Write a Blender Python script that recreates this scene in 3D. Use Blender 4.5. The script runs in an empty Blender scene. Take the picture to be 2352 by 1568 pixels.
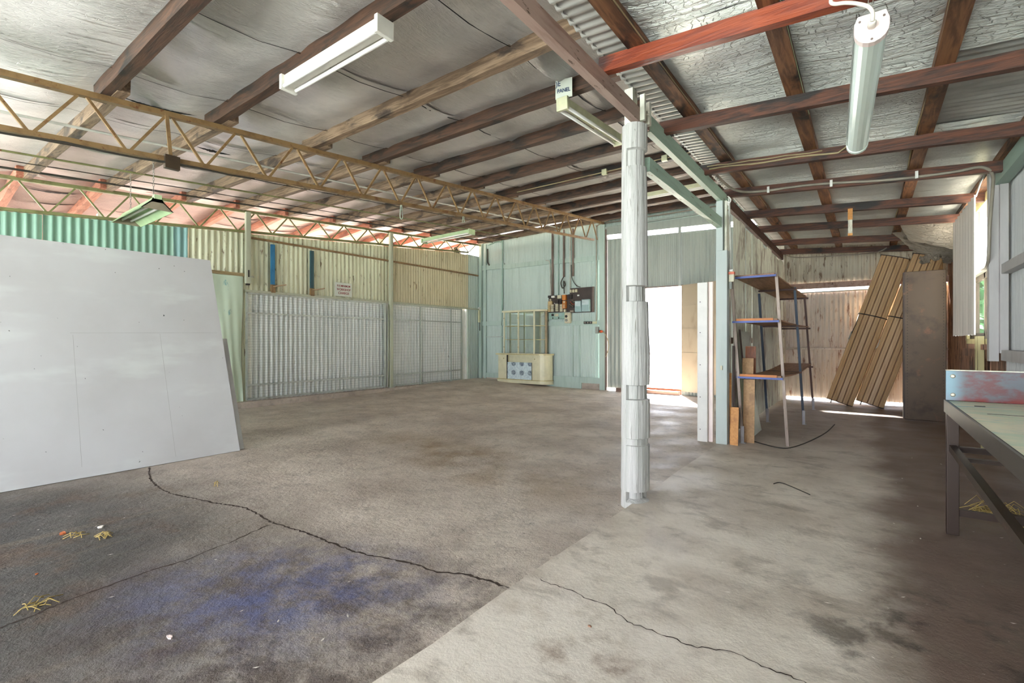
import bpy, math, random
from math import sin, cos, pi, radians
from mathutils import Vector, Matrix
rnd = random.Random(7)
SC = bpy.context.scene
COL = SC.collection

# ------------------------------------------------------------------ helpers
class MB:
    def __init__(s):
        s.v = []; s.f = []; s.sm = []
    def quad(s, a, b, c, d):
        n = len(s.v); s.v += [tuple(a), tuple(b), tuple(c), tuple(d)]; s.f.append((n, n+1, n+2, n+3)); s.sm.append(False); return s
    def poly(s, pts):
        n = len(s.v); s.v += [tuple(p) for p in pts]; s.f.append(tuple(range(n, n+len(pts)))); s.sm.append(False); return s
    def box(s, x0, x1, y0, y1, z0, z1):
        n = len(s.v)
        for z in (z0, z1):
            s.v += [(x0, y0, z), (x1, y0, z), (x1, y1, z), (x0, y1, z)]
        for f in ((3, 2, 1, 0), (4, 5, 6, 7), (0, 1, 5, 4), (1, 2, 6, 5), (2, 3, 7, 6), (3, 0, 4, 7)):
            s.f.append(tuple(n+i for i in f)); s.sm.append(False)
        return s
    def beam(s, p, q, w, h, up=(0, 0, 1), n=1, jit=0.0):
        """bar from p to q (centre line), w across, h along up; n segments, jit = roughness"""
        p, q, up = Vector(p), Vector(q), Vector(up)
        d = (q-p).normalized(); side = d.cross(up)
        if side.length < 1e-5: side = d.cross(Vector((1, 0, 0)))
        side.normalize(); u = side.cross(d).normalized()
        k = len(s.v)
        for i in range(n+1):
            c = p+(q-p)*(i/n)
            for a, b in ((-1, -1), (1, -1), (1, 1), (-1, 1)):
                j = Vector((rnd.uniform(-jit, jit), rnd.uniform(-jit, jit), rnd.uniform(-jit, jit))) if jit else Vector()
                s.v.append(tuple(c+side*(a*w/2)+u*(b*h/2)+j))
        for i in range(n):
            o = k+4*i
            for a in range(4):
                b = (a+1) % 4
                s.f.append((o+a, o+b, o+4+b, o+4+a)); s.sm.append(False)
        s.f.append((k+3, k+2, k+1, k)); s.sm.append(False)
        o = k+4*n; s.f.append((o, o+1, o+2, o+3)); s.sm.append(False)
        return s
    def tube(s, pts, r, n=8, cap=True, rr=None):
        pts = [Vector(p) for p in pts]; k = len(s.v); prev = None
        for i, p in enumerate(pts):
            d = (pts[min(i+1, len(pts)-1)]-pts[max(i-1, 0)]).normalized()
            if prev is None:
                a = d.cross(Vector((0, 0, 1)))
                if a.length < 1e-3: a = d.cross(Vector((1, 0, 0)))
            else:
                a = prev-d*prev.dot(d)
            a.normalize(); prev = a; b = d.cross(a); R = rr[i] if rr else r
            for j in range(n):
                t = 2*pi*j/n; s.v.append(tuple(p+a*(R*cos(t))+b*(R*sin(t))))
        for i in range(len(pts)-1):
            for j in range(n):
                o = k+i*n; q = (j+1) % n
                s.f.append((o+j, o+q, o+n+q, o+n+j)); s.sm.append(True)
        if cap:
            s.f.append(tuple(k+j for j in reversed(range(n)))); s.sm.append(False)
            o = k+(len(pts)-1)*n; s.f.append(tuple(o+j for j in range(n))); s.sm.append(False)
        return s
    def grid(s, P, smooth=True):
        """P: rows of points"""
        k = len(s.v); nr, nc = len(P), len(P[0])
        for row in P: s.v += [tuple(p) for p in row]
        for i in range(nr-1):
            for j in range(nc-1):
                s.f.append((k+i*nc+j, k+i*nc+j+1, k+(i+1)*nc+j+1, k+(i+1)*nc+j)); s.sm.append(smooth)
        return s
    def corr(s, o, u, L, z0, z1, per, amp, nrm, vert=True, seg=8, sharp=False):
        """corrugated sheet: o origin, u run direction, L length, z0/z1 numbers or functions of run, nrm = bulge direction"""
        o, u, nrm = Vector(o), Vector(u), Vector(nrm)
        n = max(2, int(round(L/per*seg))); lo, hi = [], []
        for i in range(n+1):
            t = L*i/n; ph = (t/per) % 1
            if sharp:   # small square ribs
                a = amp if ph < .25 else -amp*.2
            else: a = amp*cos(2*pi*t/per)
            b = o+u*t+nrm*a
            za = z0(t) if callable(z0) else z0; zb = z1(t) if callable(z1) else z1
            lo.append((b.x, b.y, za)); hi.append((b.x, b.y, zb))
        return s.grid([lo, hi], smooth=not sharp)
    def lathe(s, c, prof, n=16, axis=(0, 0, 1)):
        ax = Vector(axis).normalized(); a = ax.cross(Vector((1, 0, 0)))
        if a.length < 1e-3: a = ax.cross(Vector((0, 1, 0)))
        a.normalize(); b = ax.cross(a); c = Vector(c); k = len(s.v)
        for r, h in prof:
            for j in range(n):
                t = 2*pi*j/n; s.v.append(tuple(c+ax*h+a*(r*cos(t))+b*(r*sin(t))))
        for i in range(len(prof)-1):
            for j in range(n):
                q = (j+1) % n; s.f.append((k+i*n+j, k+i*n+q, k+(i+1)*n+q, k+(i+1)*n+j)); s.sm.append(True)
        s.f.append(tuple(k+j for j in reversed(range(n)))); s.sm.append(False)
        o = k+(len(prof)-1)*n; s.f.append(tuple(o+j for j in range(n))); s.sm.append(False)
        return s
    def prism(s, prof, origin, ex, ey, ez, L):
        """profile (a,b) in the ex/ey plane extruded along ez by L"""
        o, ex, ey, ez = (Vector(t) for t in (origin, ex, ey, ez)); k = len(s.v); n = len(prof)
        for h in (0, L):
            for a, b in prof: s.v.append(tuple(o+ex*a+ey*b+ez*h))
        for j in range(n):
            q = (j+1) % n; s.f.append((k+j, k+q, k+n+q, k+n+j)); s.sm.append(False)
        s.f.append(tuple(k+j for j in reversed(range(n)))); s.sm.append(False)
        s.f.append(tuple(k+n+j for j in range(n))); s.sm.append(False)
        return s
    def xf(s, M):
        s.v = [tuple(M @ Vector(p)) for p in s.v]; return s
    def build(s, name, mat, parent=None, bevel=0):
        base = Vector((0, 0, 0)); p = parent
        while p is not None: base += p.location; p = p.parent
        me = bpy.data.meshes.new(name)
        me.from_pydata([(a-base.x, b-base.y, c-base.z) for a, b, c in s.v], [], s.f); me.update()
        for i, q in enumerate(me.polygons): q.use_smooth = s.sm[i]
        me.materials.append(mat)
        o = bpy.data.objects.new(name, me); COL.objects.link(o)
        if parent is not None: o.parent = parent
        if bevel:
            m = o.modifiers.new('bevel', 'BEVEL'); m.width = bevel; m.segments = 2; m.limit_method = 'ANGLE'
        return o

def smooth(pts, k=6):
    P = [Vector(p) for p in pts]; P = [P[0]]+P+[P[-1]]; out = []
    for i in range(1, len(P)-2):
        a, b, c, d = P[i-1:i+3]
        for j in range(k):
            t = j/k
            out.append(.5*((2*b)+(c-a)*t+(2*a-5*b+4*c-d)*t*t+(3*b-a-3*c+d)*t**3))
    return out+[P[-1]]

def thing(name, label, cat, loc=(0, 0, 0), group=None):
    o = bpy.data.objects.new(name, None); COL.objects.link(o); o.location = loc
    o.empty_display_size = .1
    o['label'] = label; o['category'] = cat
    if group: o['group'] = group
    return o
def tag(o, label, cat, group=None):
    o['label'] = label; o['category'] = cat
    if group: o['group'] = group
    return o
def struct(o):
    o['kind'] = 'structure'; return o
def text(name, s, size, mat, parent, loc, rot, ext=.001, align='CENTER', xs=1.0):
    cu = bpy.data.curves.new(name, 'FONT'); cu.body = s; cu.size = size; cu.extrude = ext; cu.align_x = align; cu.align_y = 'CENTER'
    cu.offset = size*.012
    cu.materials.append(mat)
    tmp = bpy.data.objects.new(name+'_curve', cu); COL.objects.link(tmp)
    me = bpy.data.meshes.new_from_object(tmp.evaluated_get(bpy.context.evaluated_depsgraph_get()))
    bpy.data.objects.remove(tmp)
    o = bpy.data.objects.new(name, me); COL.objects.link(o); o.parent = parent
    o.location = Vector(loc)-parent.location; o.rotation_euler = rot; o.scale = (xs, 1, 1)
    return o
ORD = ['first', 'second', 'third', 'fourth', 'fifth', 'sixth', 'seventh', 'eighth', 'ninth', 'tenth', 'eleventh', 'twelfth']

# ------------------------------------------------------------------ materials
def lin(c):
    return tuple((x/12.92 if x <= .04045 else ((x+.055)/1.055)**2.4) for x in (v/255 for v in c))+(1,)
class N:
    def __init__(s, name):
        s.m = bpy.data.materials.new(name); s.m.use_nodes = True; s.t = s.m.node_tree; s.t.nodes.clear()
        s.out = s.n('ShaderNodeOutputMaterial'); s.b = s.n('ShaderNodeBsdfPrincipled'); s.l(s.b.outputs[0], s.out.inputs[0])
        s.g = s.n('ShaderNodeNewGeometry'); s.pos = s.g.outputs['Position']
    def n(s, t): return s.t.nodes.new(t)
    def l(s, a, b): s.t.links.new(a, b)
    def map(s, scale=(1, 1, 1), loc=(0, 0, 0), rot=(0, 0, 0)):
        m = s.n('ShaderNodeMapping'); m.inputs['Scale'].default_value = scale; m.inputs['Location'].default_value = loc; m.inputs['Rotation'].default_value = rot
        s.l(s.pos, m.inputs['Vector']); return m.outputs[0]
    def noise(s, scale=(1, 1, 1), sc=1, det=4, rough=.55, dist=0, loc=(0, 0, 0), rot=(0, 0, 0)):
        t = s.n('ShaderNodeTexNoise'); s.l(s.map(scale, loc, rot), t.inputs['Vector'])
        t.inputs['Scale'].default_value = sc; t.inputs['Detail'].default_value = det; t.inputs['Roughness'].default_value = rough; t.inputs['Distortion'].default_value = dist
        return t.outputs['Fac']
    def vor(s, scale=(1, 1, 1), sc=1, feature='F1', rot=(0, 0, 0)):
        t = s.n('ShaderNodeTexVoronoi'); t.feature = feature; s.l(s.map(scale, rot=rot), t.inputs['Vector']); t.inputs['Scale'].default_value = sc
        return t.outputs['Distance']
    def ramp(s, f, a, b, lo=0., hi=1.):
        r = s.n('ShaderNodeMapRange'); r.interpolation_type = 'SMOOTHSTEP'; s.l(f, r.inputs[0])
        for i, v in zip((1, 2, 3, 4), (a, b, lo, hi)): r.inputs[i].default_value = v
        return r.outputs[0]
    def math(s, op, a, b=None):
        m = s.n('ShaderNodeMath'); m.operation = op
        for i, v in enumerate((a, b)):
            if v is None: continue
            if isinstance(v, (int, float)): m.inputs[i].default_value = v
            else: s.l(v, m.inputs[i])
        return m.outputs[0]
    def mix(s, f, a, b, mode='MIX'):
        m = s.n('ShaderNodeMix'); m.data_type = 'RGBA'; m.blend_type = mode
        if isinstance(f, (int, float)): m.inputs[0].default_value = f
        else: s.l(f, m.inputs[0])
        for i, v in ((6, a), (7, b)):
            if isinstance(v, tuple): m.inputs[i].default_value = v
            else: s.l(v, m.inputs[i])
        return m.outputs[2]
    def blob(s, c, r, rot=0., soft=.5):
        """elliptic mask around c with radii r"""
        v = s.n('ShaderNodeVectorMath'); v.operation = 'SUBTRACT'; s.l(s.pos, v.inputs[0]); v.inputs[1].default_value = c
        q = s.n('ShaderNodeMapping'); s.l(v.outputs[0], q.inputs[0])
        q.inputs['Rotation'].default_value = (0, 0, 0)
        if rot:
            q0 = s.n('ShaderNodeMapping'); s.l(v.outputs[0], q0.inputs[0]); q0.inputs['Rotation'].default_value = (0, 0, -rot); s.l(q0.outputs[0], q.inputs[0])
        q.inputs['Scale'].default_value = (1/r[0], 1/r[1], 0)
        L = s.n('ShaderNodeVectorMath'); L.operation = 'LENGTH'; s.l(q.outputs[0], L.inputs[0])
        return s.ramp(L.outputs['Value'], 1., 1.-soft)
    def bump(s, f, dist, strength=1.):
        b = s.n('ShaderNodeBump'); s.l(f, b.inputs['Height']); b.inputs['Distance'].default_value = dist; b.inputs['Strength'].default_value = strength
        s.l(b.outputs[0], s.b.inputs['Normal'])
    def fin(s, col, rough=.6, metal=0., spec=None):
        if isinstance(col, tuple): s.b.inputs['Base Color'].default_value = col
        else: s.l(col, s.b.inputs['Base Color'])
        if isinstance(rough, (int, float)): s.b.inputs['Roughness'].default_value = rough
        else: s.l(rough, s.b.inputs['Roughness'])
        s.b.inputs['Metallic'].default_value = metal
        if spec is not None: s.b.inputs['Specular IOR Level'].default_value = spec
        return s.m

def plain(name, c, rough=.5, metal=0., vary=.12, sc=6):
    q = N(name); a = lin(c); d = tuple(x*(1-vary*2.2) for x in a[:3])+(1,)
    f = q.ramp(q.noise(sc=sc, det=5), .35, .7)
    return q.fin(q.mix(f, a, d), rough, metal)
def painted(name, c, dirt, stretch=(1, 1, 1), sc=3., dirtamt=(.5, .75), wear=None, wearth=(.62, .68), wearsc=9, rough=.5, metal=0., bump=0):
    q = N(name); a = lin(c)
    f = q.ramp(q.noise(stretch, sc, 6, .6), *dirtamt)
    col = q.mix(f, a, lin(dirt))
    big = q.ramp(q.noise(sc=.6, det=3, loc=(3, 7, 1)), .35, .7)
    col = q.mix(q.math('MULTIPLY', big, .35), col, tuple(x*.72 for x in a[:3])+(1,))
    if wear:
        w = q.ramp(q.noise(tuple((1+x)/2 for x in stretch), wearsc, 6, .65, loc=(9, 2, 4)), *wearth)
        col = q.mix(w, col, lin(wear))
    if bump: q.bump(q.noise(stretch, sc*5, 4), bump)
    return q.fin(col, rough, metal)
def timber(name, ca, cb, cc, axis, rough=.6, sc=1.):
    """grain along axis (0,1,2)"""
    st = [9., 9., 9.]; st[axis] = .8; st = tuple(st)
    st2 = [2.2, 2.2, 2.2]; st2[axis] = .9; st2 = tuple(st2)
    q = N(name)
    g = q.noise(st, 4*sc, 6, .6, .6)
    col = q.mix(q.ramp(g, .35, .65), lin(ca), lin(cb))
    p = q.ramp(q.noise(st2, 2.2*sc, 5, .6, .4, loc=(1, 5, 2)), .5, .66)
    col = q.mix(p, col, lin(cc))
    q.bump(g, .004)
    return q.fin(col, rough)

M = {}
# concrete of the lower slab: grey-brown, tyre and paint marks
q = N('concrete_lower'); 
f = q.ramp(q.noise(sc=1.3, det=8, rough=.6), .35, .7)
c = q.mix(f, lin((208, 195, 181)), lin((172, 158, 145)))
f2 = q.ramp(q.noise((1, 1, 1), 9, 8, .7, loc=(4, 4, 0)), .45, .75)
c = q.mix(q.math('MULTIPLY', f2, .55), c, lin((122, 113, 102)))
streak = q.ramp(q.noise((.35, 6, 1), 1.2, 6, .6, rot=(0, 0, radians(35)), loc=(2, 0, 0)), .55, .72)
c = q.mix(q.math('MULTIPLY', streak, .35), c, lin((200, 191, 175)))
# uneven dark grey tone over the part near the open front
dk = q.blob((-4.0, .2, 0), (3.6, 2.2), 0, .7)
dk = q.math('MULTIPLY', dk, q.ramp(q.noise(sc=1.4, det=7, rough=.65, loc=(3, 3, 0)), .2, .5, .72, 1.))
c = q.mix(q.math('MULTIPLY', dk, .93), c, lin((60, 59, 57)))
ln = q.ramp(q.noise((5, .16, 1), 2.2, 5, .6, .2, loc=(1, 2, 0), rot=(0, 0, radians(4))), .56, .68)
c = q.mix(q.math('MULTIPLY', q.math('MULTIPLY', ln, dk), .5), c, lin((124, 112, 96)))
bp_ = q.math('MULTIPLY', dk, q.ramp(q.noise(sc=2.3, det=7, rough=.7, loc=(9, 4, 0)), .5, .66))
c = q.mix(q.math('MULTIPLY', bp_, .7), c, lin((98, 78, 62)))
dk = q.math('MULTIPLY', q.blob((-2.0, 1.1, 0), (1.9, 1.3), radians(20), .8), q.ramp(q.noise(sc=4, det=7, rough=.7, loc=(0, 1, 3)), .38, .6))
c = q.mix(q.math('MULTIPLY', dk, .85), c, lin((78, 64, 56)))
bl = q.math('MULTIPLY', q.blob((-2.35, 1.25, 0), (1.15, .8), radians(35), .95), q.ramp(q.noise(sc=3.6, det=9, rough=.8, loc=(6, 1, 0)), .36, .66))
c = q.mix(q.math('MULTIPLY', bl, .85), c, lin((92, 102, 148)))
br = q.math('MULTIPLY', q.blob((-3.4, 3.75, 0), (2.6, .85), radians(-12), .9), q.ramp(q.noise(sc=1.5, det=6, loc=(0, 0, 5)), .33, .62))
c = q.mix(q.math('MULTIPLY', br, .9), c, lin((132, 106, 70)))
sp = q.ramp(q.noise(sc=38, det=3, loc=(1, 1, 1)), .7, .76)
c = q.mix(q.math('MULTIPLY', sp, .7), c, lin((190, 182, 168)))
sp = q.ramp(q.noise(sc=30, det=3, loc=(7, 1, 1)), .68, .74)
c = q.mix(q.math('MULTIPLY', sp, .7), c, lin((60, 54, 48)))
q.bump(q.math('ADD', q.noise(sc=26, det=6, rough=.7), q.math('MULTIPLY', q.noise(sc=3, det=5), 2.)), .03, .7)
M['floor_low'] = q.fin(c, q.ramp(q.noise(sc=2, det=5), .3, .7, .42, .72))
# raised aisle slab
q = N('concrete_aisle')
f = q.ramp(q.noise(sc=1.6, det=8, rough=.6, loc=(3, 1, 0)), .35, .7)
c = q.mix(f, lin((222, 212, 199)), lin((188, 176, 162)))
f2 = q.ramp(q.noise((1, 1, 1), 7, 8, .7), .5, .75)
c = q.mix(q.math('MULTIPLY', f2, .5), c, lin((138, 125, 110)))
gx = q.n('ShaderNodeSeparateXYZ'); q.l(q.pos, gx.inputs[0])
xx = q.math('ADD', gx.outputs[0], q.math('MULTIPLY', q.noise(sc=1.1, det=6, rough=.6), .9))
bench_shade = q.ramp(xx, .36, .72)  # reddish-brown shade along the bench side, painted into the slab colour
c = q.mix(q.math('MULTIPLY', bench_shade, .88), c, lin((98, 74, 62)))
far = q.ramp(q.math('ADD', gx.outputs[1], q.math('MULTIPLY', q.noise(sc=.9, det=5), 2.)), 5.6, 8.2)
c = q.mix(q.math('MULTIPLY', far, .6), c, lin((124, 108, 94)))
rs = q.math('MULTIPLY', q.blob((-.72, 1.45, 0), (.5, .42), 0, .8), q.ramp(q.noise(sc=5, det=7, rough=.7), .36, .56))
c = q.mix(q.math('MULTIPLY', rs, .85), c, lin((112, 82, 62)))
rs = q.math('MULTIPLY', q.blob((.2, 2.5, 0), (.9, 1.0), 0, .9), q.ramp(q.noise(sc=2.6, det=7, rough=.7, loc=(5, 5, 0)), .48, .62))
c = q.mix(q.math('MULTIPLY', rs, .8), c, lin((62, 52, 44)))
pale = q.math('MULTIPLY', q.blob((-1.0, 1.6, 0), (.75, .9), 0, .8), q.ramp(q.noise(sc=6, det=7, rough=.7, loc=(2, 5, 0)), .3, .55))
c = q.mix(q.math('MULTIPLY', pale, .85), c, lin((226, 217, 206)))
mot = q.ramp(q.noise((1, 1.6, 1), 2.6, 7, .65, .5, loc=(8, 3, 0)), .52, .68)
c = q.mix(q.math('MULTIPLY', mot, .5), c, lin((120, 108, 94)))
sp = q.ramp(q.noise(sc=34, det=3, loc=(1, 3, 1)), .72, .76)
c = q.mix(q.math('MULTIPLY', sp, .75), c, lin((222, 216, 204)))
q.bump(q.noise(sc=24, det=6, rough=.7), .01, .5)
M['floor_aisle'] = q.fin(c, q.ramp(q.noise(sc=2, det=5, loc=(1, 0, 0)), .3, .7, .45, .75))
M['crack'] = plain('crack_dark', (58, 44, 34), .9)
# foil
def foil(name, base, rough, wr, ax, metal=.85, seed=0, crk=.3):
    q = N(name)
    st = (14, 1.2, 1) if ax == 1 else (1.2, 14, 1)
    w1 = q.noise(tuple(x*.62 for x in st), 3.2, 7, .7, .8, loc=(seed, 0, 0))
    w2 = q.vor((2.2, 1, 1) if ax == 1 else (1, 2.2, 1), 17, 'DISTANCE_TO_EDGE', rot=(0, 0, .2))
    w3 = q.noise((5, 2, 1) if ax == 1 else (2, 5, 1), 8, 6, .65, loc=(0, seed, 0))
    h = q.math('ADD', q.math('MULTIPLY', w1, 1.6), q.math('ADD', q.math('MULTIPLY', q.ramp(w2, .0, .045), crk), q.math('MULTIPLY', w3, .7)))
    q.bump(h, wr, 1.)
    f = q.ramp(q.noise(sc=1.1, det=6, rough=.6, loc=(seed, 2, 0)), .38, .7)
    b = lin(base); col = q.mix(f, b, tuple(x*.68 for x in b[:3])+(1,))
    return q.fin(col, rough, metal)
M['foil'] = foil('foil_main', (224, 218, 213), .32, .045, 1, .72, crk=.13)
M['foil_aisle'] = foil('foil_aisle', (214, 217, 212), .3, .026, 0, .9, seed=4)
M['foil_beyond'] = foil('foil_beyond', (196, 166, 158), .5, .016, 1, .1, seed=8)  # pinkish light of the far bay is put into the foil colour
M['foil_dull'] = foil('foil_dull', (150, 142, 130), .4, .03, 0, .8, seed=6)
M['void'] = plain('roof_void', (24, 22, 20), .9)
# timber
M['purlin'] = timber('timber_purlin', (92, 64, 48), (58, 43, 34), (32, 28, 25), 0)
M['purlin_pale'] = timber('timber_purlin_pale', (152, 128, 104), (108, 86, 66), (62, 50, 42), 0)
M['purlin_warm_lit'] = timber('timber_warm_lit_purlin', (190, 128, 104), (160, 98, 76), (120, 74, 58), 0)  # warm light of the far bay is painted into this timber colour
M['rafter_red'] = timber('timber_red_rafter', (156, 74, 44), (118, 50, 33), (60, 33, 27), 0, .4)
M['rafter'] = timber('timber_rafter', (104, 62, 44), (64, 43, 36), (34, 30, 28), 0)
M['aisle_purlin'] = timber('timber_aisle_purlin', (142, 98, 66), (96, 62, 42), (38, 32, 28), 1)
M['beam_grey'] = painted('beam_paint', (176, 150, 138), (146, 116, 104), (6, .7, 6), 3, (.45, .7), (90, 66, 54), (.6, .66), 7, .55)
M['beam_green'] = painted('green_beam_paint', (178, 206, 188), (156, 182, 166), (8, .6, 8), 3, (.45, .75), (112, 92, 78), (.63, .68), 8, .5)
M['beam_brown'] = timber('brown_beam', (92, 66, 54), (64, 46, 40), (46, 36, 32), 1)
q = N('post_paint')
g = q.noise((14, 14, .7), 3.2, 7, .65, .4)
c = q.mix(q.ramp(q.noise((5, 5, .5), 3, 5), .4, .7), lin((192, 191, 187)), lin((174, 175, 169)))
c = q.mix(q.ramp(g, .6, .68), c, lin((128, 126, 116)))
c = q.mix(q.ramp(q.noise((8, 8, .9), 4, 7, .7, .3, loc=(4, 4, 4)), .655, .7), c, lin((104, 94, 84)))
q.bump(g, .01); M['post'] = q.fin(c, .55)
M['post2'] = painted('post_green_paint', (182, 193, 188), (166, 178, 172), (3, 3, .6), 2.5, (.45, .75), rough=.5)
# sheet metal
def sheet(name, c, dirt, rust=None, th=(.62, .7), rough=.45, metal=.0):
    return painted(name, c, dirt, (6, 6, .45), 2.2, (.45, .72), rust, th, 5, rough, metal)
M['teal'] = sheet('teal_wall_paint', (186, 203, 196), (170, 188, 181))
M['teal_trim'] = sheet('teal_trim_paint', (176, 196, 187), (160, 181, 172))
M['sea'] = sheet('sea_green_sheet', (140, 180, 158), (124, 162, 142))
M['sea_blue'] = sheet('blue_green_sheet', (140, 184, 180), (120, 158, 156))
M['yellowgreen'] = sheet('aged_yellow_sheet', (216, 218, 188), (188, 186, 156), (122, 106, 80), (.6, .68))
M['tan_sheet'] = sheet('tan_aged_sheet', (204, 196, 164), (176, 166, 134), (124, 104, 78), (.6, .7))
M['white_sheet'] = sheet('white_sheet', (244, 247, 245), (226, 232, 230), (170, 168, 160), (.66, .7))
M['door_sheet'] = sheet('door_sheet_paint', (162, 171, 164), (146, 155, 148), rough=.35)
M['rear_sheet'] = sheet('rear_wall_sheet', (228, 220, 212), (200, 188, 178), (156, 120, 104), (.55, .68))
M['rear_sheet_up'] = sheet('rear_wall_upper_sheet', (208, 203, 186), (174, 165, 147), (128, 108, 90), (.55, .66))
M['grey_sheet'] = sheet('grey_wall_sheet', (198, 200, 199), (178, 180, 180))
M['zinc'] = painted('zinc_roof_sheet', (200, 200, 194), (168, 166, 160), (1, 4, 1), 2, (.4, .7), rough=.38, metal=.3)
M['beige_sheet'] = sheet('beige_sheet', (224, 216, 206), (204, 196, 186))
M['weathered'] = timber('weathered_board', (236, 239, 222), (212, 212, 196), (174, 164, 148), 2, .75)
M['brownboard'] = timber('brown_board', (160, 122, 98), (124, 92, 74), (84, 64, 52), 2, .75)
# metals, plastics
M['truss'] = painted('truss_paint', (140, 112, 74), (114, 86, 54), (2, 2, 2), 4, (.45, .7), (108, 68, 38), (.58, .66), 8, .5)
M['truss_green'] = painted('truss_green_paint', (126, 128, 84), (102, 98, 60), (2, 2, 2), 4, (.45, .7), (110, 76, 44), (.62, .68), 8, .5)
M['galv'] = painted('galvanised', (178, 184, 178), (140, 146, 140), sc=6, rough=.4, metal=.35)
M['galv_post'] = painted('post_galvanised', (178, 182, 160), (146, 146, 122), (3, 3, .4), 3, rough=.45, metal=.1)
M['wire'] = plain('wire_mesh', (172, 178, 175), .4, .4)
M['black_steel'] = painted('bench_steel', (58, 44, 35), (40, 32, 27), sc=5, wear=(110, 82, 64), wearth=(.62, .7), rough=.42, metal=.3)
M['steel_edge'] = painted('bench_apron_steel', (72, 66, 62), (52, 46, 42), sc=5, wear=(100, 72, 64), wearth=(.6, .7), rough=.38, metal=.4)
M['locker'] = painted('rusty_plate', (82, 67, 52), (60, 48, 38), sc=4, wear=(104, 74, 54), wearth=(.56, .7), wearsc=5, rough=.42, metal=.45)
M['rivet'] = plain('rivet_dark', (34, 28, 24), .6)
q = N('bench_top_patina')
c = q.mix(q.ramp(q.noise((1.5, 2.6, 1), 2, 6, .65, .8), .4, .62), lin((204, 218, 192)), lin((232, 226, 200)))
c = q.mix(q.ramp(q.noise((1, 2.2, 1), 2.4, 6, .6, .5, loc=(5, 2, 0)), .54, .68), c, lin((160, 198, 192)))
c = q.mix(q.ramp(q.noise((4, 20, 1), 3, 6, .7, loc=(1, 8, 0)), .64, .7), c, lin((92, 84, 66)))
M['bench_top'] = q.fin(c, .4, .1)
q = N('splash_patina')
c = q.mix(q.ramp(q.noise((3, 1, 6), 2, 7, .7), .42, .6), lin((104, 108, 114)), lin((112, 78, 78)))
gz = q.n('ShaderNodeSeparateXYZ'); q.l(q.pos, gz.inputs[0])
redm = q.ramp(q.math('ADD', gz.outputs[2], q.math('MULTIPLY', q.noise((4, 1, 4), 3, 5), .1)), .92, .87)
c = q.mix(q.math('MULTIPLY', redm, .85), c, lin((132, 44, 38)))
bl = q.ramp(gz.outputs[0], .5, .42); c = q.mix(q.math('MULTIPLY', bl, .7), c, lin((136, 172, 186)))
M['splash'] = q.fin(c, .4, .2)
M['bolt'] = plain('bolt_head', (214, 208, 190), .35, .5)
M['white_board'] = None
q = N('white_board_paint')
c = q.mix(q.ramp(q.noise(sc=.9, det=5), .35, .7), lin((198, 198, 198)), lin((188, 187, 186)))
c = q.mix(q.math('MULTIPLY', q.ramp(q.noise((1, .6, 2), 1.6, 4, loc=(0, 3, 3)), .52, .72), .55), c, lin((216, 221, 217)))
c = q.mix(q.ramp(q.noise(sc=22, det=2, loc=(2, 2, 2)), .76, .78), c, lin((70, 70, 68)))
M['white_board'] = q.fin(c, .45)
M['seam'] = plain('seam_grey', (170, 170, 167), .7)
M['cloth'] = painted('pale_green_cloth', (198, 214, 192), (182, 200, 180), (2, 2, .6), 2, (.45, .75), (112, 160, 160), (.63, .7), 3, .8)
M['lath'] = timber('lath_tan', (168, 150, 112), (142, 122, 86), (120, 100, 70), 1, .7)
M['blue'] = plain('blue_paint', (40, 116, 160), .5)
M['blue_dark'] = plain('dark_teal_paint', (44, 84, 92), .5)
M['sign'] = plain('sign_white', (212, 218, 206), .5, vary=.05)
M['red_letter'] = plain('sign_red_letters', (150, 44, 50), .5)
M['blue_letter'] = plain('sign_blue_letters', (52, 74, 112), .5)
M['lamp_white'] = plain('lamp_white_enamel', (232, 230, 220), .4, vary=.05)
M['lamp_cream'] = plain('lamp_cream_enamel', (206, 206, 172), .45, vary=.1)
M['lamp_green'] = plain('lamp_green_enamel', (186, 210, 164), .4, vary=.06)
M['hood_end'] = plain('hood_end_brown', (150, 140, 120), .5)
M['tubeglass'] = plain('tube_glass', (244, 243, 238), .25, vary=.02)
q = N('led_diffuser'); M['diffuser'] = q.fin(lin((230, 244, 236)), .25)
M['pinkcap'] = plain('lamp_end_cap', (240, 222, 216), .4, vary=.03)
M['cable'] = plain('cable_white', (226, 218, 206), .5)
M['cable_dark'] = plain('cable_dark', (58, 54, 46), .6)
M['cable_tan'] = plain('cable_tan', (176, 160, 122), .5)
M['pipe_grey'] = plain('conduit_grey', (150, 142, 128), .4)
M['pipe_white'] = plain('conduit_white', (206, 206, 196), .4)
M['pipe_teal'] = plain('conduit_teal', (146, 178, 166), .45)
M['pipe_brown'] = plain('conduit_brown', (116, 100, 92), .45)
M['chain'] = plain('chain_steel', (150, 146, 138), .35, .7)
M['cab'] = plain('cabinet_cream', (216, 212, 180), .35, vary=.05)
M['cab_edge'] = plain('cabinet_gilt_edge', (196, 182, 128), .35, .3)
M['cab_side'] = plain('cabinet_side', (168, 150, 122), .45)
q = N('cabinet_mirror'); M['mirror'] = q.fin((.82, .88, .87, 1), .06, 1.)
q = N('clear_glass'); q.b.inputs['Transmission Weight'].default_value = 1; q.b.inputs['IOR'].default_value = 1.1; M['glass'] = q.fin((.95, 1, .98, 1), .02)
q = N('lace_print')
d = q.vor((1, 1, 1), 3.4); 
vv = q.n('ShaderNodeTexVoronoi'); vv.feature = 'F1'; vv.inputs['Scale'].default_value = 1.; vv.inputs['Randomness'].default_value = 0.
q.l(q.map((3.6, 0, 4.0), (.45, 0, .75)), vv.inputs['Vector'])
c = q.mix(q.ramp(q.noise(sc=26, det=5), .4, .6), lin((206, 222, 224)), lin((184, 202, 208)))
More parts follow.
